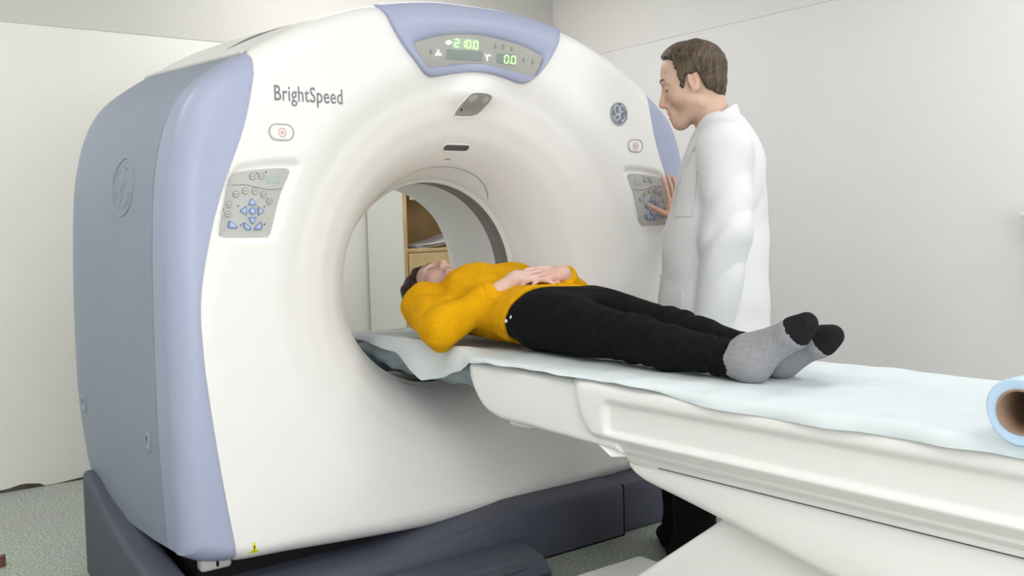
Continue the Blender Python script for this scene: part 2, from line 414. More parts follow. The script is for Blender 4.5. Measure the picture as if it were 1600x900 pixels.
# control panels (mirrored left and right)
ROUND = [(-.815, 1.314), (-.787, 1.315), (-.866, 1.263), (-.838, 1.272), (-.809, 1.272), (-.783, 1.262), (-.764, 1.242), (-.889, 1.234), (-.894, 1.206)]
BL = {'up': (-.819, 1.240), 'left': (-.846, 1.215), 'mid': (-.819, 1.214), 'right': (-.793, 1.214), 'down': (-.82, 1.187), 'bl': (-.881, 1.176), 'bm': (-.838, 1.170), 'br': (-.802, 1.170)}
for s in (1, -1):
    mx = lambda p: (p[0]*s, p[1])
    pl = fpatch('control_panel', [mx(p) for p in crom(PLATE, 4, True)], .009, GREYP, GAN, rings=6, skirt=.012)
    fline('panel_crease', [mx(p) for p in crom([(-.893, 1.287), (-.84, 1.290), (-.80, 1.282), (-.765, 1.276), (-.722, 1.279)], 5)], .0014, .0095, BTNG, pl)
    fpatch('lcd_screen', [mx(p) for p in ((-.769, 1.315), (-.728, 1.316), (-.729, 1.295), (-.770, 1.295))], .0105, LCDL, pl, rings=1)
    for p in ROUND:
        b = fpatch('button', circ(p[0]*s, p[1], .0098, .0098, 14), .0125, BTNG, pl, rings=2, skirt=.004)
        fpatch('button_symbol', circ(p[0]*s, p[1], .0066, .0066, 10), .0131, BTNW, pl, rings=1)
        fpatch('button_symbol', pill(p[0]*s, p[1], .0042, .0014, 2), .0136, DARKG, pl, rings=1)
    for k, p in BL.items():
        q = .0118
        if k == 'mid': lp = circ(0, 0, q*.92, None, 14)
        else:
            base = {'up': [(-1.05, -.75), (1.05, -.75), (.85, -.25), (.22, .8), (-.22, .8), (-.85, -.25)], 'bl': [(-1.1, -.8), (1.2, -.9), (1.0, -.3), (-.5, .9), (-.95, .6)], 'bm': [(-1.0, .7), (-.4, .9), (1.1, -.3), (.9, -.9), (-.4, -.8)], 'br': [(-1.1, -.9), (.9, -.8), (1.0, .8), (.4, .9), (-.9, -.3)]}
            rot = {'up': 0, 'left': 90, 'down': 180, 'right': 270}.get(k, 0); pts = base.get(k, base['up'])
            if k in ('bl', 'bm', 'br'): rot = 0
            c_, s_ = math.cos(R_(rot)), math.sin(R_(rot))
            lp = [(q*(a*c_-b*s_), q*(a*s_+b*c_)) for a, b in crom(pts, 3, True)]
        w3 = [((p[0]+a)*s, p[1]+b) for a, b in lp]; fpatch('arrow_button', w3, .0125, BTNB, pl, rings=2, skirt=.004)
        w4 = [((p[0]+a*.6)*s, p[1]+b*.6) for a, b in lp]; fpatch('arrow_symbol', w4, .0132, BTNBL, pl, rings=1)
    for p in ((-.800, 1.323), (-.773, 1.327), (-.862, 1.229), (-.781, 1.226), (-.907, 1.219), (-.857, 1.174), (-.781, 1.175)):
        fpatch('indicator_dot', circ(p[0]*s, p[1], .0026, None, 8), .0105, DARKG, pl, rings=1)
    # emergency stop
    es = fpatch('stop_button', pill(-.724*s, 1.443, .034, .0195, 6), .0085, WHITE, GAN, rings=3, skirt=.004)
    fline('stop_button_rim', pill(-.724*s, 1.443, .0385, .0235, 6), .0022, .0065, GREYP, es, closed=True)
    fline('stop_symbol', circ(-.722*s, 1.442, .0115, .0125, 20), .0015, .0088, REDP, es, closed=True)
    for a in (45, 135): fline('stop_symbol', [(-.722*s+.0085*math.cos(R_(a))*k, 1.442+.0085*math.sin(R_(a))*k) for k in (-1, 1)], .0011, .0088, REDP, es)
    fpatch('stop_symbol', circ(-.722*s, 1.442, .005, None, 10), .0093, REDP, es, rings=1)
# script monogram badge: strokes on a unit disc
GEM = [[(-.06, .52), (-.30, .70), (-.52, .50), (-.50, .12), (-.30, -.10), (-.06, .08), (-.04, .40), (-.18, .52)], [(-.02, -.02), (-.08, -.42), (-.36, -.62), (-.58, -.42), (-.44, -.18), (-.14, -.12), (.12, -.02)],
       [(.48, .50), (.38, .70), (.14, .62), (.08, .34), (.24, .16), (.42, .20)], [(.24, .16), (.06, -.08), (.08, -.46), (.32, -.62), (.56, -.42), (.52, -.20)]]
SWOOSH = [[(math.cos(R_(a))*.78, math.sin(R_(a))*.78) for a in range(s0, s0+62, 6)] for s0 in (14, 104, 194, 284)]
def badge(c, r, offs, m_disc, m_line, parent, name):
    d = fpatch(name, circ(c[0], c[1], r, r, 32), offs, m_disc, parent, rings=3, skirt=.004)
    fline('badge_ring', circ(c[0], c[1], r*.96, r*.96, 32), r*.045, offs, m_line, d, closed=True)
    for st_ in GEM: fline('monogram_stroke', [(c[0]+p[0]*r, c[1]+p[1]*r) for p in crom(st_, 5)], r*.075, offs+.0008, m_line, d)
    for st_ in SWOOSH: fline('badge_swoosh', [(c[0]+p[0]*r, c[1]+p[1]*r) for p in st_], r*.05, offs, m_line, d)
    return d
badge((.640, 1.561), .0435, .0095, BADGE, BADGEL, GAN, 'monogram_badge')
# embossed monogram on the left side panel
def side_pt(y, z, off):
    lo, hi = tA, tB
    for _ in range(40):
        m_ = (lo+hi)/2
        if oloft(-m_, y)[2] > z: lo = m_
        else: hi = m_
    return (oloft(-lo, y)[0]-off, y, z)
emb = tube('embossed_monogram', [side_pt(.395+.088*math.cos(a), 1.302+.088*math.sin(a), .0005) for a in np.linspace(0, 2*math.pi, 49)[:-1]], .0028, BLUEG, GAN, closed=True)
for st_ in GEM+SWOOSH: tube('monogram_stroke', [side_pt(.395-p[0]*.083, 1.302+p[1]*.083, -.0015) for p in crom(st_, 4)], .0032, BLUEG, emb)
# latches on the side panel
for y, z in ((.228, .541), (.80, .585)):
    p = Vector(side_pt(y, z, .001))
    l = box('side_latch', (p.x-.004, y-.014, z-.03), (p.x+.004, y+.014, z+.03), BLUEG, GAN, bev=.006)
    box('latch_hole', (p.x-.0052, y-.006, z+.004), (p.x, y+.006, z+.022), DARKG, l); box('latch_clip', (p.x-.006, y-.008, z-.02), (p.x, y+.003, z-.006), METAL, l)
# lettering
def text(body, name, loc, w, h, m, parent, rot=(math.pi/2, 0, 0), sp=1.0, bold=0):
    cu = bpy.data.curves.new(name, 'FONT'); cu.body = body; cu.space_character = sp; cu.extrude = .0004; cu.offset = bold; cu.resolution_u = 3
    o = bpy.data.objects.new(name, cu); COL.objects.link(o)
    bpy.context.view_layer.update(); dg = bpy.context.evaluated_depsgraph_get()
    me = bpy.data.meshes.new_from_object(o.evaluated_get(dg)); bpy.data.objects.remove(o); bpy.data.curves.remove(cu)
    vs = np.array([v.co[:] for v in me.vertices]); mn, mxx = vs.min(0), vs.max(0)
    for v in me.vertices: v.co = ((v.co.x-mn[0])/(mxx[0]-mn[0])*w, (v.co.y-mn[1])/(mxx[1]-mn[1])*h, v.co.z*.5)
    me.materials.clear(); me.materials.append(m)
    o = bpy.data.objects.new(name, me); o.location = loc; o.rotation_euler = rot
    return link(o, parent)
tx = text('BrightSpeed', 'lettering', (-.741, yface(-.63, 1.545)-.0075, 1.520), .221, .060, TXTG, GAN, sp=1.06, bold=.006)
tx['label'] = 'grey scanner name lettering'
# camera window and slot
cw = fpatch('camera_window', crom([(-.060, 1.535), (-.052, 1.560), (-.036, 1.590), (-.02, 1.598), (.03, 1.598), (.058, 1.592), (.060, 1.580), (.044, 1.550), (.028, 1.536), (.0, 1.531), (-.045, 1.530)], 3, True), .009, MIDG, GAN, rings=5, skirt=.006)
fline('camera_window_rim', crom([(-.062, 1.533), (-.053, 1.562), (-.037, 1.593), (-.02, 1.601), (.03, 1.601), (.060, 1.595), (.063, 1.580), (.047, 1.549), (.030, 1.533), (.0, 1.527), (-.047, 1.527)], 3, True), .0022, .0075, WHITE, cw, closed=True)
for p, rr, m_ in (((-.022, 1.582), .014, GREYP), ((.034, 1.580), .013, GREYP), ((.016, 1.556), .016, BTNG), ((-.040, 1.548), .004, BLACK)):
    fpatch('camera_lens', circ(p[0], p[1], rr, rr*.8, 14), .0104, m_, cw, rings=2, skirt=.001)
fpatch('laser_slot', pill(0, 1.428, .052, .0085, 5), .0072, DARKG, GAN, rings=3)
fline('laser_slot_rim', pill(0, 1.428, .055, .0115, 5), .002, .0065, WHITE, GAN, closed=True)
for x in (-.006, .006): fpatch('scale_mark', pill(x-.005, 1.392, .006, .0022, 3), .0068, BTNG, GAN, rings=1)
# lens-shaped service lid at the upper lip of the bore
lid = []
for i in range(61):
    u = -1+2*i/60; a = u*R_(38); r = .388+.030*(1-abs(u)**3.2)
    lid.append((a, r))
V = []; Fa = []
for a, r in lid:
    for q in range(7):
        rr = .382+(r-.382)*q/6; x, z = rr*math.sin(a), ZB+rr*math.cos(a); V.append((x, yface(x, z)-.0075-(.001 if 0 < q < 6 else 0), z))
for i in range(60):
    for q in range(6): Fa.append((i*7+q, i*7+q+1, (i+1)*7+q+1, (i+1)*7+q))
ll = mk('service_lid', V, Fa, WHITE, GAN)
fline('lid_gap', [((r+.0015)*math.sin(a), ZB+(r+.0015)*math.cos(a)) for a, r in lid], .0020, .0062, MIDG, ll)
# --- display with its blue surround
def lerp_curve(pts, u):
    P = crom(pts, 8); s = u*(len(P)-1); i = min(int(s), len(P)-2); f_ = s-i; return P[i]*(1-f_)+P[i+1]*f_
oT = [(-.372, 1.852), (-.18, 1.885), (0, 1.891), (.18, 1.885), (.372, 1.852)]; oB = [(-.205, 1.634), (-.137, 1.651), (-.041, 1.668), (.045, 1.669), (.137, 1.655), (.205, 1.636)]
iT = [(-.262, 1.742), (-.18, 1.769), (-.104, 1.784), (0, 1.792), (.104, 1.784), (.18, 1.772), (.275, 1.744)]; iB = [(-.216, 1.668), (-.16, 1.677), (-.088, 1.690), (.0, 1.698), (.088, 1.692), (.163, 1.681), (.235, 1.670)]
def loop4(top, bot, bulge, n=26):
    L = [np.array(lerp_curve(top, k/n)) for k in range(n)]
    a, b = np.array(top[-1]), np.array(bot[-1]); L += [a+(b-a)*k/12+np.array((bulge*math.sin(math.pi*k/12), 0)) for k in range(12)]
    L += [np.array(lerp_curve(bot, 1-k/n)) for k in range(n)]
    a, b = np.array(bot[0]), np.array(top[0]); L += [a+(b-a)*k/12-np.array((bulge*math.sin(math.pi*k/12), 0)) for k in range(12)]
    return L
LO = loop4(oT, oB, .022); LI = loop4(iT, iB, .004)
def smooth_loop(L, it, keep=()):
    for _ in range(it): L = [L[i] if i in keep else .25*L[i-1]+.5*L[i]+.25*L[(i+1) % len(L)] for i in range(len(L))]
    return L
top_ids = set(range(0, 27)); LO = smooth_loop(LO, 6, top_ids); LI = smooth_loop(LI, 2)
prof = [(0, -.002), (.0, .012), (.03, .018), (.09, .021), (.3, .022), (.6, .022), (.85, .021), (.95, .016), (1, .008)]
V = []; Fa = []; m_ = len(LO); kp = len(prof)
def ytop(x, z):
    t = ang(x, z); r = math.hypot(x, z-ZB); return yface(x, z, False)
for a, b in zip(LO, LI):
    for f_, h in prof:
        p = a+(b-a)*f_; V.append((p[0], ytop(*p)-h, p[1]+(.007*(1-f_) if p[1] > 1.80 else 0)))
for i in range(m_):
    j = (i+1) % m_
    for k in range(kp-1): Fa.append((i*kp+k, i*kp+k+1, j*kp+k+1, j*kp+k))
bez = mk('display_surround', V, Fa, BLUE, GAN, sharp=60)
# the surround carries on over the top edge of the gantry
V = []; Fa = []; T2 = [ang(-.372, 1.852)+2*abs(ang(-.372, 1.852))*i/30 for i in range(31)]; ys2 = [.045, .058, .072, .085, .10, .115, .13]
for t in T2:
    for q, y in enumerate(ys2):
        x, yy, z = oloft(t, max(y, .07)); k = 1+[.002, .006, .009, .009, .008, .006, -.001][q]
        V.append((x*k, y, ZB+(z-ZB)*k))
for i in range(30):
    for q in range(len(ys2)-1): Fa.append((i*7+q, i*7+q+1, (i+1)*7+q+1, (i+1)*7+q))
pass
V = []; Fa = []
for i in range(41):
    a, b = lerp_curve(iT, i/40), lerp_curve(iB, i/40)
    for q in range(9):
        p = a+(b-a)*q/8; V.append((p[0], ytop(*p)-.010, p[1]))
for i in range(40):
    for q in range(8): Fa.append((i*9+q, i*9+q+1, (i+1)*9+q+1, (i+1)*9+q))
DP = mk('display_plate', V, Fa, DISPG, GAN)
def dquad(name, p, m, off=.0112, par=None):                       # p: four corners on the plate
    V = []; Fa = []
    for i in range(7):
        for j in range(3):
            u, v = i/6, j/2; x = (p[0][0]*(1-u)+p[1][0]*u)*(1-v)+(p[3][0]*(1-u)+p[2][0]*u)*v; z = (p[0][1]*(1-u)+p[1][1]*u)*(1-v)+(p[3][1]*(1-u)+p[2][1]*u)*v
            V.append((x, ytop(x, z)-off, z))
    for i in range(6):
        for j in range(2): Fa.append((i*3+j, i*3+j+1, i*3+j+4, i*3+j+3))
    return mk(name, V, Fa, m, par or DP)
dquad('lcd_screen', ((-.112, 1.772), (-.004, 1.778), (-.005, 1.742), (-.114, 1.737)), LCDL, .0106)
dquad('lcd_screen', ((-.134, 1.733), (.011, 1.739), (.010, 1.705), (-.136, 1.702)), LCDG)
dquad('lcd_screen', ((.072, 1.738), (.148, 1.742), (.147, 1.703), (.071, 1.706)), LCDG)
SEG = {'a': ((.1, 1), (.9, 1)), 'b': ((1, .92), (1, .56)), 'c': ((1, .44), (1, .08)), 'd': ((.1, 0), (.9, 0)), 'e': ((0, .44), (0, .08)), 'f': ((0, .92), (0, .56)), 'g': ((.12, .5), (.88, .5))}
DIG = {'2': 'abged', '1': 'bc', '0': 'abcdef'}
def digits(s_, x, z, w, h, m, slant=.12):
    for c in s_:
        if c == '.': bars = [((0, 0), (.12, 0))]; adv = .35
        else: bars = [SEG[k] for k in DIG[c]]; adv = 1.45
        bm = bmesh.new()
        for a, b in bars:
            P = [(x+(q[0]+q[1]*slant)*w, z+q[1]*h) for q in (a, b)]
            tube('', [(px_, ytop(px_, pz_)-.0125, pz_) for px_, pz_ in P], .0024, None, n=5, bm=bm)
        bmk('display_digit', bm, m, DP); x += adv*w
digits('210.0', -.104, 1.744, .0165, .025, GREEN); digits('0.0', .101, 1.708, .0165, .025, GREEN)
def icon(pts, name='display_icon', m=WLED, r=.0018):
    bm = bmesh.new()
    for s_ in pts: tube('', [(x, ytop(x, z)-.0115, z) for x, z in s_], r, None, n=5, bm=bm)
    bmk(name, bm, m, DP)
icon([[(-.138, 1.755), (-.114, 1.757)], [(-.130, 1.761), (-.138, 1.755), (-.130, 1.750)], [(-.122, 1.763), (-.114, 1.757), (-.122, 1.752)], [(-.126, 1.763), (-.126, 1.749)]])
icon([[(-.180, 1.711), (-.156, 1.713)], [(-.176, 1.716), (-.168, 1.722), (-.160, 1.717)], [(-.171, 1.727), (-.165, 1.727)]])
icon([[(.022, 1.731), (.028, 1.717), (.034, 1.731)], [(.036, 1.727), (.044, 1.727)], [(.030, 1.716), (.030, 1.709)]])
for x, z in ((.065, 1.759), (.098, 1.760), (.135, 1.757), (.186, 1.722), (.226, 1.719), (-.196, 1.719)):
    icon([[(x-.003, z+.007), (x+.003, z+.007)], [(x, z+.007), (x-.001, z-.007)], [(x-.004, z), (x+.004, z-.001)]], m=BTNG, r=.0022)
# warning triangles
for (x, z, r) in ((-.863, .231, .017), (.666, .235, .015)):
    wt = fpatch('warning_sticker', [(x-r, z-r*.85), (x-r*.9, z-r*.95), (x+r*.9, z-r*.95), (x+r, z-r*.85), (x+r*.1, z+r*1.05), (x-r*.1, z+r*1.05)], .0072, YEL, GAN, rings=3)
    fline('warning_mark', [(x, z+r*.45), (x, z-r*.15)], r*.10, .0078, BLACK, wt); fline('warning_mark', [(x, z-r*.45), (x, z-r*.55)], r*.10, .0078, BLACK, wt)
# small bracket below the blue corner
for s in (1, -1):
    box('corner_bracket', (s*.905, .06, .168), (s*1.0, .10, .212), GREYP, GAN, bev=.012, seg=3); box('bracket_slot', (s*.945, .0585, .178), (s*.955, .066, .205), BLACK, GAN)
# --- navy base
box('gap_shade_box', (-1.0, .10, .02), (1.0, .86, .30), BLACK, GAN, bev=.02)  # black box added so the gap under the cover looks dark, as in shade
def ztop(x, y):
    return float(np.interp(x, [-1.2, -.45, -.2, .05, 1.2], [.125, .13, .165, .196, .196]))
V = []; Fa = []; xs = np.linspace(-1.10, .503, 60); rows = [(-.13, 0, 0), (-.13, .5, 0), (-.13, 1, -.022), (-.126, 1, -.010), (-.118, 1, -.003), (-.105, 1, 0), (-.02, 1, 0), (.12, 1, 0)]
for x in xs:
    for y, f_, d in rows: V.append((x, y+.0, ztop(x, y)*f_+d*(1 if f_ else 0)))
k0 = len(rows)
for i in range(len(xs)-1):
    for k in range(k0-1): Fa.append((i*k0+k, (i+1)*k0+k, (i+1)*k0+k+1, i*k0+k+1))
bf = mk('base_front', V, Fa, NAVY, GAN, sharp=45)
box('base_seam', (.502, -.128, .0), (.512, .1, .188), BLACK, GAN, bev=0); box('base_seam', (.10, -.1308, .0), (.503, -.12, .006), BLACK, GAN, bev=0)
box('base_end', (.512, -.112, 0), (1.10, .12, .19), NAVY, GAN, bev=.015, seg=3)
# low stepped plinth in front of the base
extrude_x('base_step', [(-.125, 0), (-.30, 0), (-.305, .03), (-.26, .075), (-.16, .095), (-.125, .098)], -1.02, .02, NAVY, GAN, bev=.012)
extrude_x('base_step_pad', [(-.285, .0555), (-.28, .066), (-.20, .0935), (-.196, .084)], -.75, -.06, mat('navy_tread', (.075, .08, .105), .6, .3, var=.05, vscale=30), GAN, bev=.004)
# left and right flanks of the base
for s in (1, -1):
    prof_ = [(-.10, 0), (-.10, .14), (.13, .178), (.31, .21), (.48, .25), (.62, .295), (.72, .345), (.79, .36), (.80, 0)]
    x0, x1 = (-1.14, -1.03) if s < 0 else (1.03, 1.14)
    extrude_x('base_flank', prof_, x0, x1, NAVY, GAN, bev=.022, seg=4)
# ------------------------------------------------------------------ patient table
TAB = tag(empty('patient_table', (0, -1.3, 0)), 'long white patient table with grooved side running into the scanner bore', 'table')
def tk(o): return kid(o, TAB)
# nose section
def arc(cy, cz, r, a0, a1, n=8): return [(cy+r*math.cos(R_(a0+(a1-a0)*i/n)), cz+r*math.sin(R_(a0+(a1-a0)*i/n))) for i in range(n+1)]
nose = [(-.96, .745), (-.33, .752)]+[tuple(p) for p in crom([(-.316, .745), (-.312, .73), (-.322, .69), (-.352, .645), (-.395, .612), (-.46, .594)], 5)]+[(-.96, .580)]
tk(extrude_x('table_nose', nose, -.30, .30, WHITE2, bev=.022, seg=5))
tk(box('nose_foot', (-.27, -.56, .575), (-.20, -.47, .60), WHITE2, bev=.012, seg=3)); tk(box('nose_foot', (.20, -.56, .575), (.27, -.47, .60), WHITE2, bev=.012, seg=3))
# sleeve with the grooved side: skin x(y,z) on both sides
YE = -2.6
zs = [.758, .7565, .754, .751, .746, .738, .730, .722, .714, .707, .702, .697, .692, .686, .678, .668, .658, .648, .640, .634, .629, .624, .618, .611, .604, .597, .590, .583, .576, .570, .566]
PZ = [.560, .566, .576, .590, .600, .608, .616, .624, .70, .730, .742, .750, .756, .758, .77]; PX = [.245, .262, .275, .286, .292, .301, .310, .314, .316, .3155, .312, .304, .29, .26, .26]
ysl = [-.795, -.798, -.803, -.81, -.82, -.835, -.85, -.865, -.88, -.89, -.90, -.91, -.92, -.93, -.94, -.95, -.96, -.975, -1.0]+list(np.linspace(-1.1, YE, 24))
def xside(y, z):
    x = float(np.interp(z, PZ, PX))
    rec = .016*sstep(-.905, -.935, y)*sstep(.712, .700, z)*sstep(.622, .634, z)
    # rounded front end of the groove
    d = math.hypot(max(0, y+.965), max(0, abs(z-.667)-.012)); rec *= sstep(.05, .034, d) if y > -.965 else 1
    return x-rec
def ztrim(y): return 0.0
for s in (1, -1):
    V = []; Fa = []; k0 = len(zs)
    for y in ysl:
        f_ = sstep(-.79, -.83, y)
        for z in zs:
            # the front edge of the sleeve leans back towards its lower end
            yy = y-.15*(max(0, (.758-z)/.2))**3*sstep(-1.3, -.8, y)
            V.append((s*(.296+(xside(yy, z)-.296)*f_ if z < .74 else xside(yy, z)-.012*(1-f_)), yy, z))
    for i in range(len(ysl)-1):
        for k in range(k0-1): Fa.append((i*k0+k, i*k0+k+1, (i+1)*k0+k+1, (i+1)*k0+k))
    o = tk(mk('side_rail', V, Fa, WHITE2, None))
tk(box('table_deck', (-.262, YE, .60), (.262, -.80, .758), WHITE2, bev=.008))
tk(box('sleeve_lip', (-.262, -1.06, .545), (.262, -.955, .575), WHITE2, bev=.012, seg=3))
tk(box('under_deck', (-.265, YE, .5615), (.265, -.95, .605), WHITE2, bev=.01))
tk(box('seam_strip', (-.259, YE, .5525), (.259, -.97, .556), DARKG, bev=0)); tk(box('rail_core', (-.288, YE, .582), (.288, -.925, .70), WHITE2, bev=.01)); tk(box('rail_keel', (-.268, YE, .556), (.268, -.955, .60), WHITE2, bev=.006))
# lower shroud and pedestal
shroud = [tuple(p) for p in crom([(-.995, .553), (-.962, .55), (-.955, .535), (-.975, .515), (-1.06, .490), (-1.267, .452), (-1.52, .405), (-1.9, .34), (-2.3, .28)], 5)]+[(-2.5, .26), (-2.5, .553)]
V = []; Fa = []; sy = [-.953, -.954, -.957, -.962, -.97, -.98, -1.0, -1.03, -1.06, -1.1, -1.2]+list(np.linspace(-1.3, -2.5, 14)); hw = .256
for y in sy:
    zb_ = float(np.interp(y, [-2.5, -2.3, -1.9, -1.52, -1.267, -1.06, -1.0, -.975, -.96, -.953], [.26, .28, .34, .405, .455, .495, .508, .518, .530, .540])); zt_ = .5555; rr = min(.03, (zt_-zb_)*.4)
    half_ = [(hw-.004, zt_), (hw, zt_-.004)]+[(hw-rr+rr*math.cos(R_(a)), zb_+rr-rr*math.sin(R_(a))) for a in (0, 22, 45, 67, 90)]
    V += [(-x, y, z) for x, z in half_]+[(x, y, z) for x, z in half_[::-1]]
k0 = 14
for i in range(len(sy)-1):
    for q in range(k0): Fa.append((i*k0+q, i*k0+(q+1) % k0, (i+1)*k0+(q+1) % k0, (i+1)*k0+q))
Fa.append(tuple(range(k0))[::-1]); Fa.append(tuple(range((len(sy)-1)*k0, len(sy)*k0)))
tk(mk('lower_shroud', V, Fa, WHITE2, None, sharp=50))
tk(extrude_x('pedestal', [(-.73, .09), (-.765, .125), (-.93, .25), (-1.20, .45), (-2.3, .45), (-2.3, .09)], -.20, .175, WHITE2, bev=.02, seg=4))
tk(box('pedestal_base', (-.24, -2.35, .0), (.205, -.515, .10), WHITE2, bev=.022, seg=4))
tk(box('pedestal_clip', (.17, -.90, .245), (.185, -.86, .262), DARKG, bev=.003))
# cradle: shallow trough sliding into the bore
def cradle_z(u):                                     # u = x / half width
    return .744+.011*abs(u)**2.6
CH = .212; yc0, yc1 = .74, -.9
V = []; Fa = []
nx = 24; ysC = np.linspace(yc0, yc1, 40)
for y in ysC:
    for i in range(nx+1):
        u = -1+2*i/nx; V.append((u*CH, y, cradle_z(u)))
    for i in range(nx+1):
        u = 1-2*i/nx; V.append((u*(CH+.004), y, cradle_z(u)-.012-.12*(1-abs(u)**3)))
k0 = 2*(nx+1)
for j in range(len(ysC)-1):
    for i in range(k0): Fa.append((j*k0+i, j*k0+(i+1) % k0, (j+1)*k0+(i+1) % k0, (j+1)*k0+i))
Fa.append(tuple(range(k0))); Fa.append(tuple(range((len(ysC)-1)*k0, len(ysC)*k0))[::-1])
tk(mk('cradle', V, Fa, MIDG, None, sharp=50))
# wrinkled plastic cover wrapped round the underside of the cradle
V = []; Fa = []; nu = 40; ysP = np.linspace(.72, -.40, 70)
for y in ysP:
    for i in range(nu+1):
        a = math.pi*(i/nu); x = -math.cos(a)*(CH+.016); 
        dpt = .742-.124*math.sin(a)**.75
        wr = .006*math.sin(23*y+9*a)+.005*math.sin(41*y-17*a+2)+.004*math.sin(63*y*a)
        V.append((x*(1+.02*math.sin(31*y+7*a)), y, dpt+wr))
for j in range(len(ysP)-1):
    for i in range(nu): Fa.append((j*(nu+1)+i, j*(nu+1)+i+1, (j+1)*(nu+1)+i+1, (j+1)*(nu+1)+i))
pad = tk(mk('cradle_cover', V, Fa, PAD, None)); pad['label'] = 'crumpled blue-grey plastic wrap round the cradle'
# ------------------------------------------------------------------ paper sheet on the table
def zsheet(x, y):
    if y > -.30:
        f_ = sstep(-.20, -.34, y); zc = .752+.016*min(1.1, abs(x)/.205)**2.2
        z = zc*(1-f_)+.7595*f_
    else: z = .7595
    return z
def crinkle(x, y): return .0025*math.sin(31*x+13*y+2*math.sin(7*y))+.0022*math.sin(17*y-23*x)+.0018*math.sin(47*y+11*x+1.3*math.sin(19*x))+.0035*math.sin(9*y+3*x)
V = []; Fa = []; ys_ = np.linspace(.60, -2.15, 230); nx = 64
for y in ys_:
    hang = float(np.interp(y, [-2.2, -1.6, -1.25, -1.05, -.80, -.45, -.33, -.25, -.12, .02, .10, .22, .4, .6], [.022, .026, .024, .010, .006, .010, .02, .06, .10, .125, .10, .05, .03, .02]))
    xe = float(np.interp(y, [-2.2, -1.6, -1.3, -1.12, -.9, -.34, -.26, -.1, .05, .6], [-.302, -.302, -.300, -.298, -.298, -.296, -.26, -.225, -.218, -.21]))
    xr = float(np.interp(y, [-2.2, -.36, -.2, .6], [.290, .290, .225, .21]))
    for i in range(nx+1):
        u = i/nx
        if u < .14:
            q = 1-u/.14; x = xe-.018*math.sin(q*math.pi*.5)-.006*q*math.sin(23*y)-hang*.12*q; z = zsheet(xe, y)-hang*q**1.5
        else:
            x = xe+(xr-xe)*(u-.14)/.86; z = zsheet(x, y)
        edge_ = min(1, min(u, 1-u)*6+.35)
        lift = .010*max(0, math.sin(11*y+.6))*sstep(.3, .0, u)*(1 if y < -.3 else .3)
        V.append((x, y, z+max(-.0012, crinkle(x, y)*.6)+lift*.5*(1 if u > .1 else .4)+.0052))
for j in range(len(ys_)-1):
    for i in range(nx): Fa.append((j*(nx+1)+i, j*(nx+1)+i+1, (j+1)*(nx+1)+i+1, (j+1)*(nx+1)+i))
sheet = tag(mk('paper_sheet', V, Fa, SHEET, None), 'pale blue disposable paper sheet spread under the lying woman', 'paper sheet')
# paper roll lying across the table
ry, rz, r1, r2 = -1.960, .8275, .0565, .037
RO = tag(empty('paper_roll', (-.355, ry, rz-.062)), 'roll of pale blue paper with brown cardboard core on the table', 'paper roll')
V = []; Fa = []; prof_ = [(r2, 0), (r2+.002, -.001), (r1-.003, -.001), (r1, .003), (r1, .447), (r1-.003, .45), (r2, .45)]; ns = 56
for i in range(ns):
    a = 2*math.pi*i/ns; wob = .0012*math.sin(3*a)
    for r, x in prof_: V.append((x, (r+wob)*math.cos(a), .062+(r+wob)*math.sin(a)))
k0 = len(prof_)
for i in range(ns):
    for q in range(k0-1): Fa.append((i*k0+q, i*k0+q+1, ((i+1) % ns)*k0+q+1, ((i+1) % ns)*k0+q))
mk('paper', V, Fa, ROLLB, RO, sharp=40)
V = []; Fa = []; prof_ = [(r2, .45), (r2, -.003), (r2-.003, -.003), (r2-.003, .45), (r2, .45)]; k0 = len(prof_)
for i in range(ns):
    a = 2*math.pi*i/ns
    for r, x in prof_: V.append((x, r*math.cos(a), .062+r*math.sin(a)))
for i in range(ns):
    for q in range(k0-1): Fa.append((i*k0+q, i*k0+q+1, ((i+1) % ns)*k0+q+1, ((i+1) % ns)*k0+q))
mk('cardboard_core', V, Fa, CARD, RO, sharp=40)
# ------------------------------------------------------------------ cabinet behind the bore
CB = tag(empty('shelf_cabinet', (1.2, 1.98, 0)), 'light wooden cabinet with open shelf against the wall, seen through the bore', 'cabinet')
def ck(o): return kid(o, CB)
cx0, cx1, cy0, cy1 = .775, 1.62, 1.80, 2.19
ck(box('side_panel', (cx0, cy0, 0), (cx0+.022, cy1, 1.75), WOOD)); ck(box('side_laminate', (cx0-.003, cy0+.006, 0), (cx0, cy1, 1.75), WALL_L, bev=0)); ck(box('side_panel', (cx1-.022, cy0, 0), (cx1, cy1, 1.75), WOOD))
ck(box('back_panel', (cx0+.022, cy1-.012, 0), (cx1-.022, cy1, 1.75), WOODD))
for z in (.05, 1.02, 1.40, 1.73): ck(box('shelf', (cx0+.022, cy0+.004, z), (cx1-.022, cy1-.012, z+.022), WOOD))
for a, b in ((cx0+.024, 1.195), (1.2, cx1-.024)):
    d = ck(box('door', (a, cy0-.012, .08), (b, cy0+.006, 1.018), WOOD)); kx = b-.04 if b < 1.3 else a+.04
    h = tube('handle', [(kx, cy0-.012, .8), (kx, cy0-.035, .81), (kx, cy0-.035, .89), (kx, cy0-.012, .9)], .005, METAL); h.parent = d; h.location = (0, 0, 0)
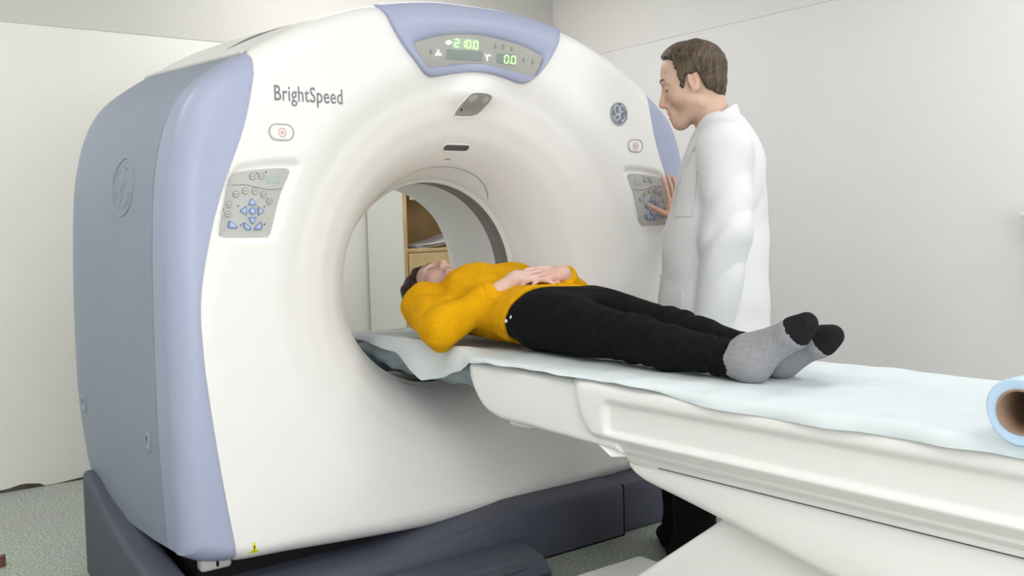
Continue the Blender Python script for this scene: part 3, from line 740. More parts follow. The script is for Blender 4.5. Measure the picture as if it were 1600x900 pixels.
def sheaf(name, c, rz_, tilt, n_, w, h, lab, cat, m_):
    V = []; Fa = []; b0 = 0
    for q in range(n_):
        dx, dy, rr = RNG.normal(0, .006), RNG.normal(0, .006), rz_+RNG.normal(0, .05)
        g = []
        for i in range(9):
            for j in range(2):
                x, y = -w/2+w*i/8, -h/2+h*j; zz = q*.0035+tilt*(i/8)**2
                g.append((c[0]+dx+x*math.cos(rr)-y*math.sin(rr), c[1]+dy+x*math.sin(rr)+y*math.cos(rr), c[2]+zz))
        V += g; V += [(a, b, z-.002) for a, b, z in g]
        for i in range(8):
            Fa.append((b0+2*i, b0+2*i+1, b0+2*i+3, b0+2*i+2)); Fa.append((b0+18+2*i, b0+18+2*i+2, b0+18+2*i+3, b0+18+2*i+1))
        for i in range(8):
            for e in (0, 1): Fa.append((b0+2*i+e, b0+2*i+2+e, b0+20+2*i+e, b0+18+2*i+e))
        Fa.append((b0, b0+1, b0+19, b0+18)); Fa.append((b0+16, b0+17, b0+35, b0+34)); b0 += 36
    return tag(mk(name, V, Fa, m_, None, smooth=False), lab, cat)
sheaf('paper_stack', (1.02, 1.95, 1.0445), .1, .055, 6, .30, .21, 'curling white paper stack lying on the open cabinet shelf', 'papers', PAPERW)
# box standing on the upper shelf, corner in view
gb = tag(empty('storage_box', (1.0, 1.96, 1.4235)), 'pale green lidded box standing on the upper cabinet shelf', 'box')
gm = mat('pale_green_card', (.60, .66, .52), .7, .3, var=.05); 
box('box_body', (-.17, -.16, 0), (.17, .15, .12), gm, gb, bev=.004); box('box_lid', (-.176, -.166, .10), (.176, .156, .142), gm, gb, bev=.004)
lf_ = box('hanging_leaflet', (.815, cy0-.006, 1.305), (1.03, cy0-.002, 1.420), mat('leaflet', (.66, .70, .52), .7, .3, var=.08, vscale=14), bev=.001)
tag(lf_, 'pale printed leaflet taped to the cabinet upper shelf edge', 'leaflet')
# ------------------------------------------------------------------ small things at the picture's rims
ws = tag(empty('wall_shelf', (X1-.001, -1.03, 1.13)), 'small off-white wall shelf on a grey bracket on the bare right wall', 'shelf')
box('shelf_board', (-.22, -.28, 0), (-.0, .17, .02), WHITE, ws, bev=.004)
extrude_x('bracket', [(-.26, -.001), (.163, -.001), (.12, -.06), (.04, -.17), (-.26, -.17)], -.16, -.0, GREYP, ws, bev=.006)
db = bmesh.new(); pr = [(0, 0), (.13, 0), (.13, .008), (.0, .038)]
A = [db.verts.new((x, -.02, z)) for x, z in pr]; B = [db.verts.new((x, .02, z)) for x, z in pr]
db.faces.new(A); db.faces.new(B[::-1])
for i in range(4): db.faces.new((A[i], B[i], B[(i+1) % 4], A[(i+1) % 4]))
bmesh.ops.bevel(db, geom=db.edges[:], offset=.003, segments=2, affect='EDGES')
dw = tag(bmk('door_wedge', db, BROWN), 'reddish brown wooden wedge lying on the floor by the wall', 'door wedge'); dw.location = (-1.335, 1.10, 0.0); dw.rotation_euler = (0, 0, R_(180-15))
from mathutils.bvhtree import BVHTree
# ------------------------------------------------------------------ people: smooth implicit bodies, meshed with surface nets
def smin(a, b, k):
    h = np.clip(.5+.5*(b-a)/k, 0, 1); return b*(1-h)+a*h-k*h*(1-h)
def smax(a, b, k): return -smin(-a, -b, k)
def rc(a, b, ra, rb):                                  # tapered capsule
    a = np.array(a, float); b = np.array(b, float); m = max(ra, rb)
    ab = b-a; L = max(float(ab@ab), 1e-9)
    def f(X, Y, Z):
        t = np.clip(((X-a[0])*ab[0]+(Y-a[1])*ab[1]+(Z-a[2])*ab[2])/L, 0, 1)
        return np.sqrt((X-a[0]-t*ab[0])**2+(Y-a[1]-t*ab[1])**2+(Z-a[2]-t*ab[2])**2)-(ra+(rb-ra)*t)
    return f, np.minimum(a, b)-m, np.maximum(a, b)+m
def el(c, r, Rm=None):                                 # ellipsoid, Rm columns = axes
    c = np.array(c, float); r = np.array(r, float); Rm = np.eye(3) if Rm is None else np.array(Rm, float)
    def f(X, Y, Z):
        x, y, z = X-c[0], Y-c[1], Z-c[2]
        q = [(x*Rm[0][i]+y*Rm[1][i]+z*Rm[2][i])/r[i] for i in range(3)]
        k0 = np.sqrt(q[0]**2+q[1]**2+q[2]**2); k1 = np.sqrt((q[0]/r[0])**2+(q[1]/r[1])**2+(q[2]/r[2])**2)+1e-6
        return k0*(k0-1)/k1
    e = np.sqrt(((Rm*r)**2).sum(1))
    return f, c-e, c+e
def loft(axis, tab):                                   # elliptic sections along y or z: t, c1, c2, r1, r2
    T = np.array(tab, float); T = T[np.argsort(T[:, 0])]
    tt = np.linspace(T[0, 0], T[-1, 0], 60); Q = [np.interp(tt, T[:, 0], T[:, i]) for i in range(1, 5)]
    for _ in range(3): Q = [np.concatenate(([q[0]], .25*q[:-2]+.5*q[1:-1]+.25*q[2:], [q[-1]])) for q in Q]
    oth = [i for i in range(3) if i != axis]
    def f(X, Y, Z):
        P = (X, Y, Z); t = P[axis]
        c1, c2, r1, r2 = [np.interp(t, tt, q) for q in Q]
        x, y = (P[oth[0]]-c1)/r1, (P[oth[1]]-c2)/r2
        k0 = np.sqrt(x*x+y*y); k1 = np.sqrt((x/r1)**2+(y/r2)**2)+1e-5
        d = k0*(k0-1)/k1
        return smax(d, np.maximum(tt[0]-t, t-tt[-1]), .02)
    lo = np.zeros(3); hi = np.zeros(3); lo[axis], hi[axis] = tt[0], tt[-1]
    for j, (c, r) in zip(oth, ((0, 2), (1, 3))): lo[j] = (Q[c]-Q[r]).min(); hi[j] = (Q[c]+Q[r]).max()
    return f, lo, hi
def surfnet(F, lo, h):
    s = F < 0; nx, ny, nz = F.shape
    cnt = np.zeros((nx-1, ny-1, nz-1), np.int8)
    for i in (0, 1):
        for j in (0, 1):
            for k in (0, 1): cnt += s[i:nx-1+i, j:ny-1+j, k:nz-1+k]
    act = (cnt > 0) & (cnt < 8); I = np.argwhere(act); idx = -np.ones(act.shape, np.int64); idx[act] = np.arange(len(I))
    acc = np.zeros((len(I), 3)); num = np.zeros(len(I))
    cor = [(i, j, k) for i in (0, 1) for j in (0, 1) for k in (0, 1)]
    val = {c: F[I[:, 0]+c[0], I[:, 1]+c[1], I[:, 2]+c[2]] for c in cor}
    for c in cor:
        for ax in range(3):
            if c[ax]: continue
            d = list(c); d[ax] = 1; d = tuple(d); a, b = val[c], val[d]; m = (a < 0) != (b < 0)
            t = np.where(m, a/np.where(m, a-b, 1), 0); p = np.array(c, float)[None].repeat(len(I), 0); p[:, ax] += t
            acc += p*m[:, None]; num += m
    V = (I+acc/num[:, None])*h+lo; Fa = []
    for ax in range(3):
        o1, o2 = [(1, 2), (2, 0), (0, 1)][ax]
        sl0 = [slice(None)]*3; sl1 = [slice(None)]*3; sl0[ax] = slice(0, -1); sl1[ax] = slice(1, None)
        a, b = s[tuple(sl0)], s[tuple(sl1)]; E_ = np.argwhere(a != b)
        E_ = E_[(E_[:, o1] > 0) & (E_[:, o2] > 0) & (E_[:, o1] < F.shape[o1]-1) & (E_[:, o2] < F.shape[o2]-1)]
        q = []
        for d1, d2 in ((-1, -1), (0, -1), (0, 0), (-1, 0)):
            c = E_.copy(); c[:, o1] += d1; c[:, o2] += d2; q.append(idx[c[:, 0], c[:, 1], c[:, 2]])
        q = np.stack(q, 1); fl = ~a[E_[:, 0], E_[:, 1], E_[:, 2]]; q[fl] = q[fl][:, ::-1]; Fa.append(q)
    return V, np.concatenate(Fa)
def implicit(name, prims, h, m, parent=None, post=None, frame=None, smooth_it=1, pad=.03, color=None):
    """prims: (op, (f,lo,hi), k); op in u(nion) s(ubtract)"""
    lo = np.min([p[1][1] for p in prims if p[0] == 'u'], 0)-pad*.6; hi = np.max([p[1][2] for p in prims if p[0] == 'u'], 0)+pad*.6
    n_ = np.ceil((hi-lo)/h).astype(int)+1; F = np.full(n_, .2, np.float32); ax = [lo[i]+h*np.arange(n_[i]) for i in range(3)]
    for op, (f, a, b), k in prims:
        i0 = np.clip(np.floor((a-pad-lo)/h).astype(int), 0, n_); i1 = np.clip(np.ceil((b+pad-lo)/h).astype(int)+1, 0, n_)
        if (i1 <= i0).any(): continue
        sl = tuple(slice(p, q) for p, q in zip(i0, i1)); X, Y, Z = np.meshgrid(*[ax[i][sl[i]] for i in range(3)], indexing='ij', sparse=True)
        d = f(X, Y, Z)
        F[sl] = smin(F[sl], d, k) if op == 'u' else smax(F[sl], -d, k)
    if post is not None:
        X, Y, Z = np.meshgrid(*ax, indexing='ij', sparse=True); F = post(F, X, Y, Z)
    V, Fa = surfnet(F, lo, h)
    o = mk(name, [], [], m, None)
    me = bpy.data.meshes.new(name); L = V if frame is None else frame(V)
    me.vertices.add(len(L)); me.vertices.foreach_set('co', np.ascontiguousarray(L, np.float32).ravel())
    me.loops.add(Fa.size); me.loops.foreach_set('vertex_index', Fa.ravel().astype(np.int32))
    me.polygons.add(len(Fa)); me.polygons.foreach_set('loop_start', (np.arange(len(Fa))*4).astype(np.int32))
    me.update(calc_edges=True); me.validate()
    me.polygons.foreach_set('use_smooth', np.ones(len(me.polygons), bool)); me.materials.append(m)
    if smooth_it:
        bm = bmesh.new(); bm.from_mesh(me)
        for _ in range(smooth_it): bmesh.ops.smooth_vert(bm, verts=bm.verts[:], factor=.5, use_axis_x=True, use_axis_y=True, use_axis_z=True)
        bm.to_mesh(me); bm.free(); me.polygons.foreach_set('use_smooth', np.ones(len(me.polygons), bool))
    if color is not None:
        ca = me.color_attributes.new('tint', 'FLOAT_COLOR', 'POINT'); c = color(V); ca.data.foreach_set('color', np.concatenate([c, np.ones((len(c), 1))], 1).astype(np.float32).ravel())
    old = o.data; o.data = me; bpy.data.meshes.remove(old)
    if parent is not None: o.parent = parent
    return o
def skin_mat(name):
    m = mat(name, (.6, .4, .32), .48, .35, bump=.06, bscale=220, sss=.12); nt = m.node_tree; b = nt.nodes['Principled BSDF']
    at = nt.nodes.new('ShaderNodeAttribute'); at.attribute_name = 'tint'; nz = nt.nodes.new('ShaderNodeTexNoise'); nz.inputs['Scale'].default_value = 40
    mx = nt.nodes.new('ShaderNodeMix'); mx.data_type = 'RGBA'; mx.blend_type = 'SOFT_LIGHT'; mx.inputs['Factor'].default_value = .12
    nt.links.new(at.outputs['Color'], mx.inputs['A']); nt.links.new(nz.outputs['Color'], mx.inputs['B']); nt.links.new(mx.outputs['Result'], b.inputs['Base Color'])
    return m
def knit_mat(name, col):
    m = mat(name, col, .9, .1, var=.06, vscale=25); nt = m.node_tree; b = nt.nodes['Principled BSDF']
    tc = nt.nodes.new('ShaderNodeTexCoord'); wv = nt.nodes.new('ShaderNodeTexWave'); wv.inputs['Scale'].default_value = 90; wv.inputs['Distortion'].default_value = 2.5; wv.bands_direction = 'DIAGONAL'
    bp = nt.nodes.new('ShaderNodeBump'); bp.inputs['Strength'].default_value = .35; bp.inputs['Distance'].default_value = .002
    nt.links.new(tc.outputs['Object'], wv.inputs['Vector']); nt.links.new(wv.outputs['Fac'], bp.inputs['Height']); nt.links.new(bp.outputs['Normal'], b.inputs['Normal'])
    return m
def hair_mat(name, c1, c2, sc=(60, 60, 8)):
    m = mat(name, c1, .5, .35); nt = m.node_tree; b = nt.nodes['Principled BSDF']
    tc = nt.nodes.new('ShaderNodeTexCoord'); mp = nt.nodes.new('ShaderNodeMapping'); mp.inputs['Scale'].default_value = sc; nz = nt.nodes.new('ShaderNodeTexNoise'); nz.inputs['Scale'].default_value = 2.2; nz.inputs['Detail'].default_value = 5
    rp = nt.nodes.new('ShaderNodeValToRGB'); rp.color_ramp.elements[0].position = .38; rp.color_ramp.elements[1].position = .66; rp.color_ramp.elements[0].color = (*c1, 1); rp.color_ramp.elements[1].color = (*c2, 1)
    bp = nt.nodes.new('ShaderNodeBump'); bp.inputs['Strength'].default_value = .7; bp.inputs['Distance'].default_value = .006
    L = nt.links; L.new(tc.outputs['Object'], mp.inputs['Vector']); L.new(mp.outputs['Vector'], nz.inputs['Vector']); L.new(nz.outputs['Fac'], rp.inputs['Fac']); L.new(rp.outputs['Color'], b.inputs['Base Color']); L.new(nz.outputs['Fac'], bp.inputs['Height']); L.new(bp.outputs['Normal'], b.inputs['Normal'])
    return m
SKIN = skin_mat('skin'); COAT = mat('white_cotton', (.695, .70, .735), .85, .15, var=.012, vscale=8, bump=.12, bscale=30)
KNIT = knit_mat('mustard_knit', (.72, .36, .004)); DENIM = mat('black_denim', (.007, .007, .008), .85, .08, var=.2, vscale=40, bump=.15, bscale=60)
TROUS = mat('black_trousers', (.006, .006, .007), .85, .1, var=.2, vscale=30); SOCKG = mat('grey_sock', (.30, .30, .32), .95, .1, var=.08, vscale=120, bump=.15, bscale=300); SOCKB = mat('black_sock_toe', (.016, .016, .018), .95, .1, var=.1, vscale=120, bump=.15, bscale=300)
HAIRM = hair_mat('brown_short_hair', (.035, .022, .012), (.115, .080, .048)); HAIRF = hair_mat('dark_brown_hair', (.012, .006, .004), (.05, .025, .015)); BROW = mat('brow_hair', (.07, .045, .03), .8, .2, var=.2, vscale=80); LASH = mat('lash', (.03, .018, .015), .8, .2, var=.1)
BTNP = mat('pearl_button', (.75, .75, .74), .3, .5, var=.03); TEE = mat('black_tee', (.012, .012, .013), .9, .1, var=.1)

class Head:
    """head built in its own frame: a forward (face), b to its left, c to the crown; sc scales, O origin, A,B,C axes"""
    def __init__(s, O, A, C, sc): 
        s.O = np.array(O, float); s.A = np.array(A, float)/np.linalg.norm(A); C = np.array(C, float); C = C-s.A*(C@s.A); s.C = C/np.linalg.norm(C); s.B = np.cross(s.C, s.A); s.sc = sc; s.R = np.stack([s.A, s.B, s.C], 1)
    def p(s, a, b, c): return s.O+s.sc*(a*s.A+b*s.B+c*s.C)
    def el(s, c, r, rot=None):
        Rm = s.R if rot is None else s.R@rot
        return el(s.p(*c), np.array(r)*s.sc, Rm)
    def rc(s, a, b, ra, rb): return rc(s.p(*a), s.p(*b), ra*s.sc, rb*s.sc)
    def loc(s, X, Y, Z):
        x, y, z = X-s.O[0], Y-s.O[1], Z-s.O[2]
        return tuple((x*v[0]+y*v[1]+z*v[2])/s.sc for v in (s.A, s.B, s.C))
    def prims(s, fem=False):
        L = []; u = lambda q, k=.02: L.append(('u', q, k*s.sc)); sub = lambda q, k=.01: L.append(('s', q, k*s.sc))
        u(s.el((-.012, 0, .028), (.098, .078, .092))); u(s.el((.030, 0, .030), (.070, .068, .075)), .03)
        u(s.el((.038, 0, -.035), (.060, .062, .075)), .03)
        jw = .050 if fem else .054
        for sg in (1, -1):
            u(s.rc((.0, sg*.058, -.085), (.066, sg*.018, -.128), .022, .020), .035)         # jaw line
            u(s.rc((.062, sg*.045, -.045), (.035, sg*.055, -.06), .022, .022), .03)         # cheek
            u(s.rc((.093, sg*.018, .018), (.078, sg*.05, .016), .011, .011), .018)          # brow ridge
        u(s.el((.080, 0, -.129), (.021, .024, .019)), .028)                                   # chin
        for sg in (1, -1): sub(s.el((.108, sg*.032, -.006), (.016, .020, .012)), .018)       # eye sockets
        for sg in (1, -1): u(s.el((.083, sg*.032, -.008), (.0155, .0165, .0125)), .006)      # lids over the eyes
        u(s.rc((.098, 0, -.004), (.119, 0, -.050), .0095, .0115), .012); u(s.el((.117, 0, -.053), (.0125, .0125, .0105)), .008)
        for sg in (1, -1):
            u(s.el((.106, sg*.0125, -.057), (.011, .0075, .008)), .006)
            sub(s.el((.112, sg*.0065, -.0655), (.006, .0038, .004)), .003)
        u(s.rc((.088, 0, -.075), (.089, 0, -.10), .020, .018), .02)
        u(s.rc((.100, -.016, -.0885), (.100, .016, -.0885), .0058, .0058), .008); u(s.el((.1035, 0, -.0875), (.006, .014, .005)), .006)
        u(s.rc((.098, -.014, -.1035), (.098, .014, -.1035), .0065, .0065), .008)
        sub(s.rc((.110, -.020, -.0960), (.110, .020, -.0960), .0035, .0035), .005)
        for sg in (1, -1):                                                                   # ears
            an = R_(18)*sg; ro = np.array([[math.cos(an), -math.sin(an), 0], [math.sin(an), math.cos(an), 0], [0, 0, 1]])
            u(s.el((-.004, sg*.079, -.012), (.0215, .0085, .037), ro), .008); sub(s.el((.002, sg*.0875, -.008), (.011, .006, .021), ro), .004)
            u(s.el((.008, sg*.077, -.042), (.009, .006, .011)), .006)
        return L
    def tint(s, V, base, lip, red, stub=0):
        a, b, c = s.loc(V[:, 0], V[:, 1], V[:, 2]); n_ = len(V); col = np.tile(np.array(base), (n_, 1))
        def mixc(w, t): 
            nonlocal col
            w = np.clip(w, 0, 1)[:, None]; col = col*(1-w)+np.array(t)*w
        g = lambda x, y, z, r: np.exp(-(((a-x)/r[0])**2+((np.abs(b)-y)/r[1])**2+((c-z)/r[2])**2))
        mixc(.55*g(.08, .04, -.045, (.04, .025, .03)), red); mixc(.6*g(.12, 0, -.055, (.025, .02, .02)), red); mixc(.4*g(0, .085, -.01, (.03, .02, .045)), red)
        if stub: mixc(stub*np.clip((-.045-c)/.05, 0, 1)*np.clip((a+.01)/.06, 0, 1)*np.clip((c+.17)/.03, 0, 1), (.40, .28, .235))
        mixc(.95*np.exp(-(((a-.104)/.014)**4+(b/.026)**4+((c+.0965)/.0135)**4)), lip)
        return col
def hand(prims, O, f, n_, side, sc=1.0, curl=(18, 22, 18), spread=4, thumb=(38, 15), ext=None):
    """O palm root (wrist); f finger direction, n_ palm normal, side = towards the thumb"""
    O = np.array(O, float); f = np.array(f, float); f /= np.linalg.norm(f); n_ = np.array(n_, float); n_ -= f*(n_@f); n_ /= np.linalg.norm(n_); t = np.cross(n_, f)
    if t@np.array(side, float) < 0: t = -t
    P = lambda x, y, z: O+sc*(f*x+t*y+n_*z)
    u = lambda q, k: prims.append(('u', q, k*sc))
    u(rc(P(-.006, 0, 0), P(.02, 0, 0), .0235*sc, .026*sc), .02)
    for y, L_ in ((.034, .082), (.012, .086), (-.011, .083), (-.032, .075)): u(rc(P(.012, y*.65, 0), P(L_, y, 0), .0145*sc, .0105*sc), .010)
    u(rc(P(.02, .022, .006), P(.055, .030, .004), .017*sc, .014*sc), .015)
    for i, (y, L0, seg) in enumerate(((.035, .086, (.040, .025, .021)), (.012, .090, (.045, .029, .022)), (-.0115, .086, (.041, .027, .022)), (-.033, .078, (.032, .021, .019)))):
        p = P(L0, y, 0); a = 0; sp = R_(spread*(1.5-i)*.7); r = (.0092, .0092, .0088, .0078)[i]
        for j, s_ in enumerate(seg):
            a += R_(curl[j]); d = f*math.cos(a)*math.cos(sp)+t*math.sin(sp)*math.cos(a)+n_*math.sin(a)
            q = p+d*s_*sc; u(rc(p, q, (r-.0004*j)*sc, (r-.0005*(j+1))*sc), .003); p = q
    p = P(.025, .032, .006); a = R_(thumb[0])
    for j, (s_, r0, r1) in enumerate(((.042, .0135, .011), (.032, .0108, .0098), (.025, .0098, .008))):
        b = a-R_(thumb[1])*j*.7; d = f*math.cos(b)+t*math.sin(b)+n_*.28; d /= np.linalg.norm(d); q = p+d*s_*sc; u(rc(p, q, r0*sc, r1*sc), .008 if j == 0 else .004); p = q
def wob(X, Y, Z, k=1.0): return np.sin(14*X*k+3*np.sin(9*Z*k))*np.sin(11*Y*k+1+2*np.sin(13*Z*k))

def brow_lash(obj, hd, sg, fr, rr):
    bv = BVHTree.FromPolygons([v.co[:] for v in obj.data.vertices], [p.vertices[:] for p in obj.data.polygons])
    for nm, c0, k, t0, t1, m_, rad in (('eyebrow', .021, .006, .012, .054, BROW, rr), ('eyelashes', -.0125, -.003, .018, .048, LASH, .0013)):
        pts = []
        for t in np.linspace(t0, t1, 9 if nm == 'eyelashes' else 7):
            c = c0+k*math.sin((t-t0)/(t1-t0)*math.pi); o_, d_ = fr(np.array([hd.p(.16, sg*t, c), hd.p(.02, sg*t, c)]))
            hit = bv.ray_cast(Vector(o_), Vector(d_-o_).normalized())[0]
            if hit is not None: pts.append(tuple(hit))
        tube(nm, pts, rad[:len(pts)] if isinstance(rad, list) else rad, m_, obj, n=6)
# ================================================================== the standing doctor (local frame: u forward, w to his left, z up)
DO = np.array([.514, -.555, 0.]); FWD = np.array([-.667, .745, 0]); LFT = np.array([-.745, -.667, 0])
def d2w(V): return DO[None]+V[:, :1]*FWD[None]+V[:, 1:2]*LFT[None]+V[:, 2:3]*np.array([[0, 0, 1.]])
def w2d(p): p = np.array(p, float)-DO; return np.array((p@FWD, p@LFT, p[2]))
def wdir(v): v = np.array(v, float); return np.array((v@FWD, v@LFT, v[2]))
pt = R_(14); HD = Head((.050, 0, 1.606), (math.cos(pt), 0, -math.sin(pt)), (math.sin(pt), 0, math.cos(pt)), .94)
SHL, ELL, WRL = (-.045, .178, 1.368), (-.052, .212, 1.10), (.0, .178, .84)
wr = w2d((.880, -.075, 1.145)); SHR, ELR, WRR = (-.045, -.178, 1.368), (.0, -.40, 1.195), tuple(wr)
B = HD.prims()
B += [('u', rc((.0, 0, 1.545), (-.032, 0, 1.40), .055, .060), .03), ('u', loft(2, [(.90, 0, 0, .10, .15), (1.0, 0, 0, .10, .145), (1.2, -.02, 0, .105, .15), (1.33, -.035, 0, .105, .155), (1.40, -.04, 0, .08, .13), (1.44, -.04, 0, .055, .08)]), .04)]
for sg, (sh, e_, wr_) in ((1, (SHL, ELL, WRL)), (-1, (SHR, ELR, WRR))):
    B += [('u', rc(sh, e_, .052, .042), .03), ('u', rc(e_, wr_, .042, .028), .02), ('u', rc((0, sg*.085, .92), (.06-.02*sg, sg*.09, .50), .08, .055), .03), ('u', rc((.06-.02*sg, sg*.09, .50), (.085-.03*sg, sg*.09, .09), .050, .036), .02), ('u', rc((.085-.03*sg, sg*.09, .055), (.15-.02*sg, sg*.095-.13, .032), .030, .020), .02)]
hand(B, WRL, (.15, .0, -1), (-.1, -1, 0), (1, 0, 0), 1.03, (14, 18, 12))
hand(B, WRR, wdir((.0, .12, 1)), wdir((0, 1, 0)), wdir((-1, 0, 0)), 1.03, (4, 8, 8), 5, (62, 4))
def dcol(V):
    c = HD.tint(V, (.60, .405, .315), (.50, .24, .205), (.62, .33, .265), .2)
    hm = (V[:, 2] < 1.40); c[hm] = (.60, .37, .285); return c
DOC = implicit('person', B, .0036, SKIN, post=None, frame=d2w, smooth_it=1, color=dcol)
tag(DOC, 'man in long white lab coat standing beside the table, hand on the scanner controls', 'person')
# hair, brows
def hmask(F, X, Y, Z):
    a, b, c = HD.loc(X, Y, Z); ab = np.abs(b)
    fr = np.interp(c, [-.2, -.05, -.02, .03, .055, .085, .105, .14], [.030, .040, .044, .044, .050, .070, .082, .08])-ab*.0
    fr = fr-.38*np.clip(ab-.018, 0, 1)*np.clip((c-.045)/.04, 0, 1)+.0025*np.sin(180*c+60*b)+.002*np.sin(310*c-90*b)      # receding temples, ragged edge
    m1 = a-fr
    low = np.interp(a, [-.2, -.10, -.085, -.05, -.036, -.022, .016, .030, .05], [-.10, -.095, -.085, -.06, -.042, .012, .012, -.022, -.034])+.003*np.sin(150*a+60*b)
    m2 = low-c
    g = F+.0045*np.sin(70*a+9*np.sin(40*c))*np.sin(60*b+30*c)*.35
    return smax(smax(g, m1*HD.sc, .006), m2*HD.sc, .006)
hp = [('u', HD.el((-.016, 0, .032), (.114, .092, .106)), .02), ('u', HD.el((.030, 0, .048), (.074, .076, .080)), .03), ('u', HD.el((-.055, 0, -.045), (.050, .068, .060)), .03), ('u', HD.rc((.036, .070, .0), (.036, .066, -.03), .013, .011), .01), ('u', HD.rc((.036, -.070, .0), (.036, -.066, -.03), .013, .011), .01)]
implicit('hair', hp, .0035, HAIRM, DOC, post=hmask, frame=d2w)
for sg in (1, -1):
    brow_lash(DOC, HD, sg, d2w, [.0014, .0024, .0028, .0028, .0024, .002, .0012])
# clothes
CT = [(.50, -.008, 0, .184, .232), (.65, -.008, 0, .182, .226), (.823, -.0085, 0, .1755, .207), (.95, -.012, 0, .171, .200), (1.08, -.018, 0, .167, .199), (1.134, -.022, 0, .163, .199), (1.288, -.039, 0, .143, .200), (1.339, -.047, 0, .134, .200), (1.385, -.047, 0, .120, .185), (1.432, -.050, 0, .100, .145), (1.472, -.040, 0, .076, .094), (1.495, -.034, 0, .064, .074)]
def coat_post(F, X, Y, Z):
    fold = (.0045*np.sin(9*Z+6*Y+3*np.sin(8*X))+.010*(.45-np.abs(np.sin(6.5*Z+8*Y+6*X+2*np.sin(5*Z+4*X)))))*np.clip((1.38-Z)/.2, 0, 1)+.0045*wob(X, Y*1.3, Z*.55, 1.6)*np.clip((.04-X)/.06, .25, 1)
    F = F+.010*np.clip((Y-.14)/.05, 0, 1)*np.clip((.80-Z)/.03, 0, 1)                     # cloth pressed by the table edge
    hem = .008*np.sin(np.arctan2(Y, X)*9)*np.clip((1.0-Z)/.4, 0, 1)
    # sleeve creases at the elbows
    el_ = .012*(.4-np.abs(np.sin(24*Z+20*X+3*np.sin(9*Y))))*np.exp(-((Z-1.08)/.16)**2)*np.clip((np.abs(Y)-.17)/.04, 0, 1)
    # neck opening, deeper in front
    opening = np.sqrt(((X+.018)/.066)**2+(Y/.060)**2)-1; cut = np.maximum(opening*.06, -(Z-(1.475-.45*np.clip(X+.05, 0, .2))))
    F = F+fold+hem+el_
    return smax(F, -cut, .008)
ck_ = [('u', loft(2, CT), .02), ('u', rc(SHL, ELL, .080, .073), .022), ('u', rc(ELL, (.0, .182, .805), .072, .058), .012), ('u', rc(SHR, ELR, .078, .068), .045), ('u', rc(ELR, tuple(np.array(ELR)*.18+np.array(WRR)*.82), .066, .050), .03),
       ('u', rc((-.045, .10, 1.41), SHL, .060, .070), .05), ('u', rc((-.045, -.10, 1.41), SHR, .060, .070), .05)]
COATO = implicit('lab_coat', ck_, .0055, COAT, DOC, post=coat_post, frame=d2w, smooth_it=1)
CBVH = BVHTree.FromPolygons([v.co[:] for v in COATO.data.vertices], [p.vertices[:] for p in COATO.data.polygons])
def cs(phi, z, off):
    T = np.array(CT); c, d, w_ = np.interp(z, T[:, 0], T[:, 1]), np.interp(z, T[:, 0], T[:, 3]), np.interp(z, T[:, 0], T[:, 4])
    n_ = np.array((math.cos(phi)/d, math.sin(phi)/w_)); n_ /= np.linalg.norm(n_)
    o_ = d2w(np.array([(c+d*math.cos(phi)+n_[0]*.12, w_*math.sin(phi)+n_[1]*.12, z)]))[0]; dr_ = -(n_[0]*FWD+n_[1]*LFT)
    hit = CBVH.ray_cast(Vector(o_), Vector(dr_))[0]                                       # settle on the cloth
    if hit is None: return (c+d*math.cos(phi)+n_[0]*off, w_*math.sin(phi)+n_[1]*off, z)
    q = w2d(np.array(hit)-np.array(dr_)*off); return tuple(q)
def cpatch(name, p0, p1, z0, z1, off, th, parent, m_=COAT):
    V = []; Fa = []; nu, nv = 10, 10
    for l_ in (0, 1):
        for i in range(nu+1):
            for j in range(nv+1): V.append(cs(p0+(p1-p0)*i/nu, z0+(z1-z0)*j/nv, off+th*l_))
    N_ = (nu+1)*(nv+1)
    for i in range(nu):
        for j in range(nv):
            a = i*(nv+1)+j; q = (a, a+nv+1, a+nv+2, a+1); Fa.append(q[::-1]); Fa.append(tuple(x+N_ for x in q))
    bd = [i*(nv+1) for i in range(nu+1)]+[nu*(nv+1)+j for j in range(1, nv+1)]+[i*(nv+1)+nv for i in range(nu-1, -1, -1)]+[j for j in range(nv-1, 0, -1)]
    for i in range(len(bd)): a, b = bd[i], bd[(i+1) % len(bd)]; Fa.append((a, b, b+N_, a+N_))
    o = mk(name, d2w(np.array(V)), Fa, m_, parent, sharp=50); return o
cpatch('chest_pocket', .50, 1.02, 1.165, 1.305, .0005, .0025, COATO); cpatch('hip_pocket', .34, .98, .74, .93, .0005, .003, COATO)
# collar: folded band round the neck
V = []; Fa = []; nphi = 48; prof_ = [(0, 0), (.004, .030), (.010, .040), (.020, .036), (.030, .010), (.036, -.014), (.034, -.016), (.026, .006)]
for i in range(nphi+1):
    ph = R_(28)+(2*math.pi-2*R_(28))*i/nphi; c_, s_ = math.cos(ph), math.sin(ph); frt = max(0, c_)
    for dr, dz in prof_:
        lap = 1+.9*sstep(.35, .9, c_) if dr > .025 else 1
        V.append((-.030+(.050+dr*.62)*c_, (.054+dr*.9)*s_, 1.446+.040*(-c_)+dz*lap))
k0 = len(prof_)
for i in range(nphi):
    for q in range(k0-1): Fa.append((i*k0+q, i*k0+q+1, (i+1)*k0+q+1, (i+1)*k0+q))
co_ = mk('collar', d2w(np.array(V)), Fa, COAT, COATO); so = co_.modifiers.new('thick', 'SOLIDIFY'); so.thickness = .003; so.offset = 0
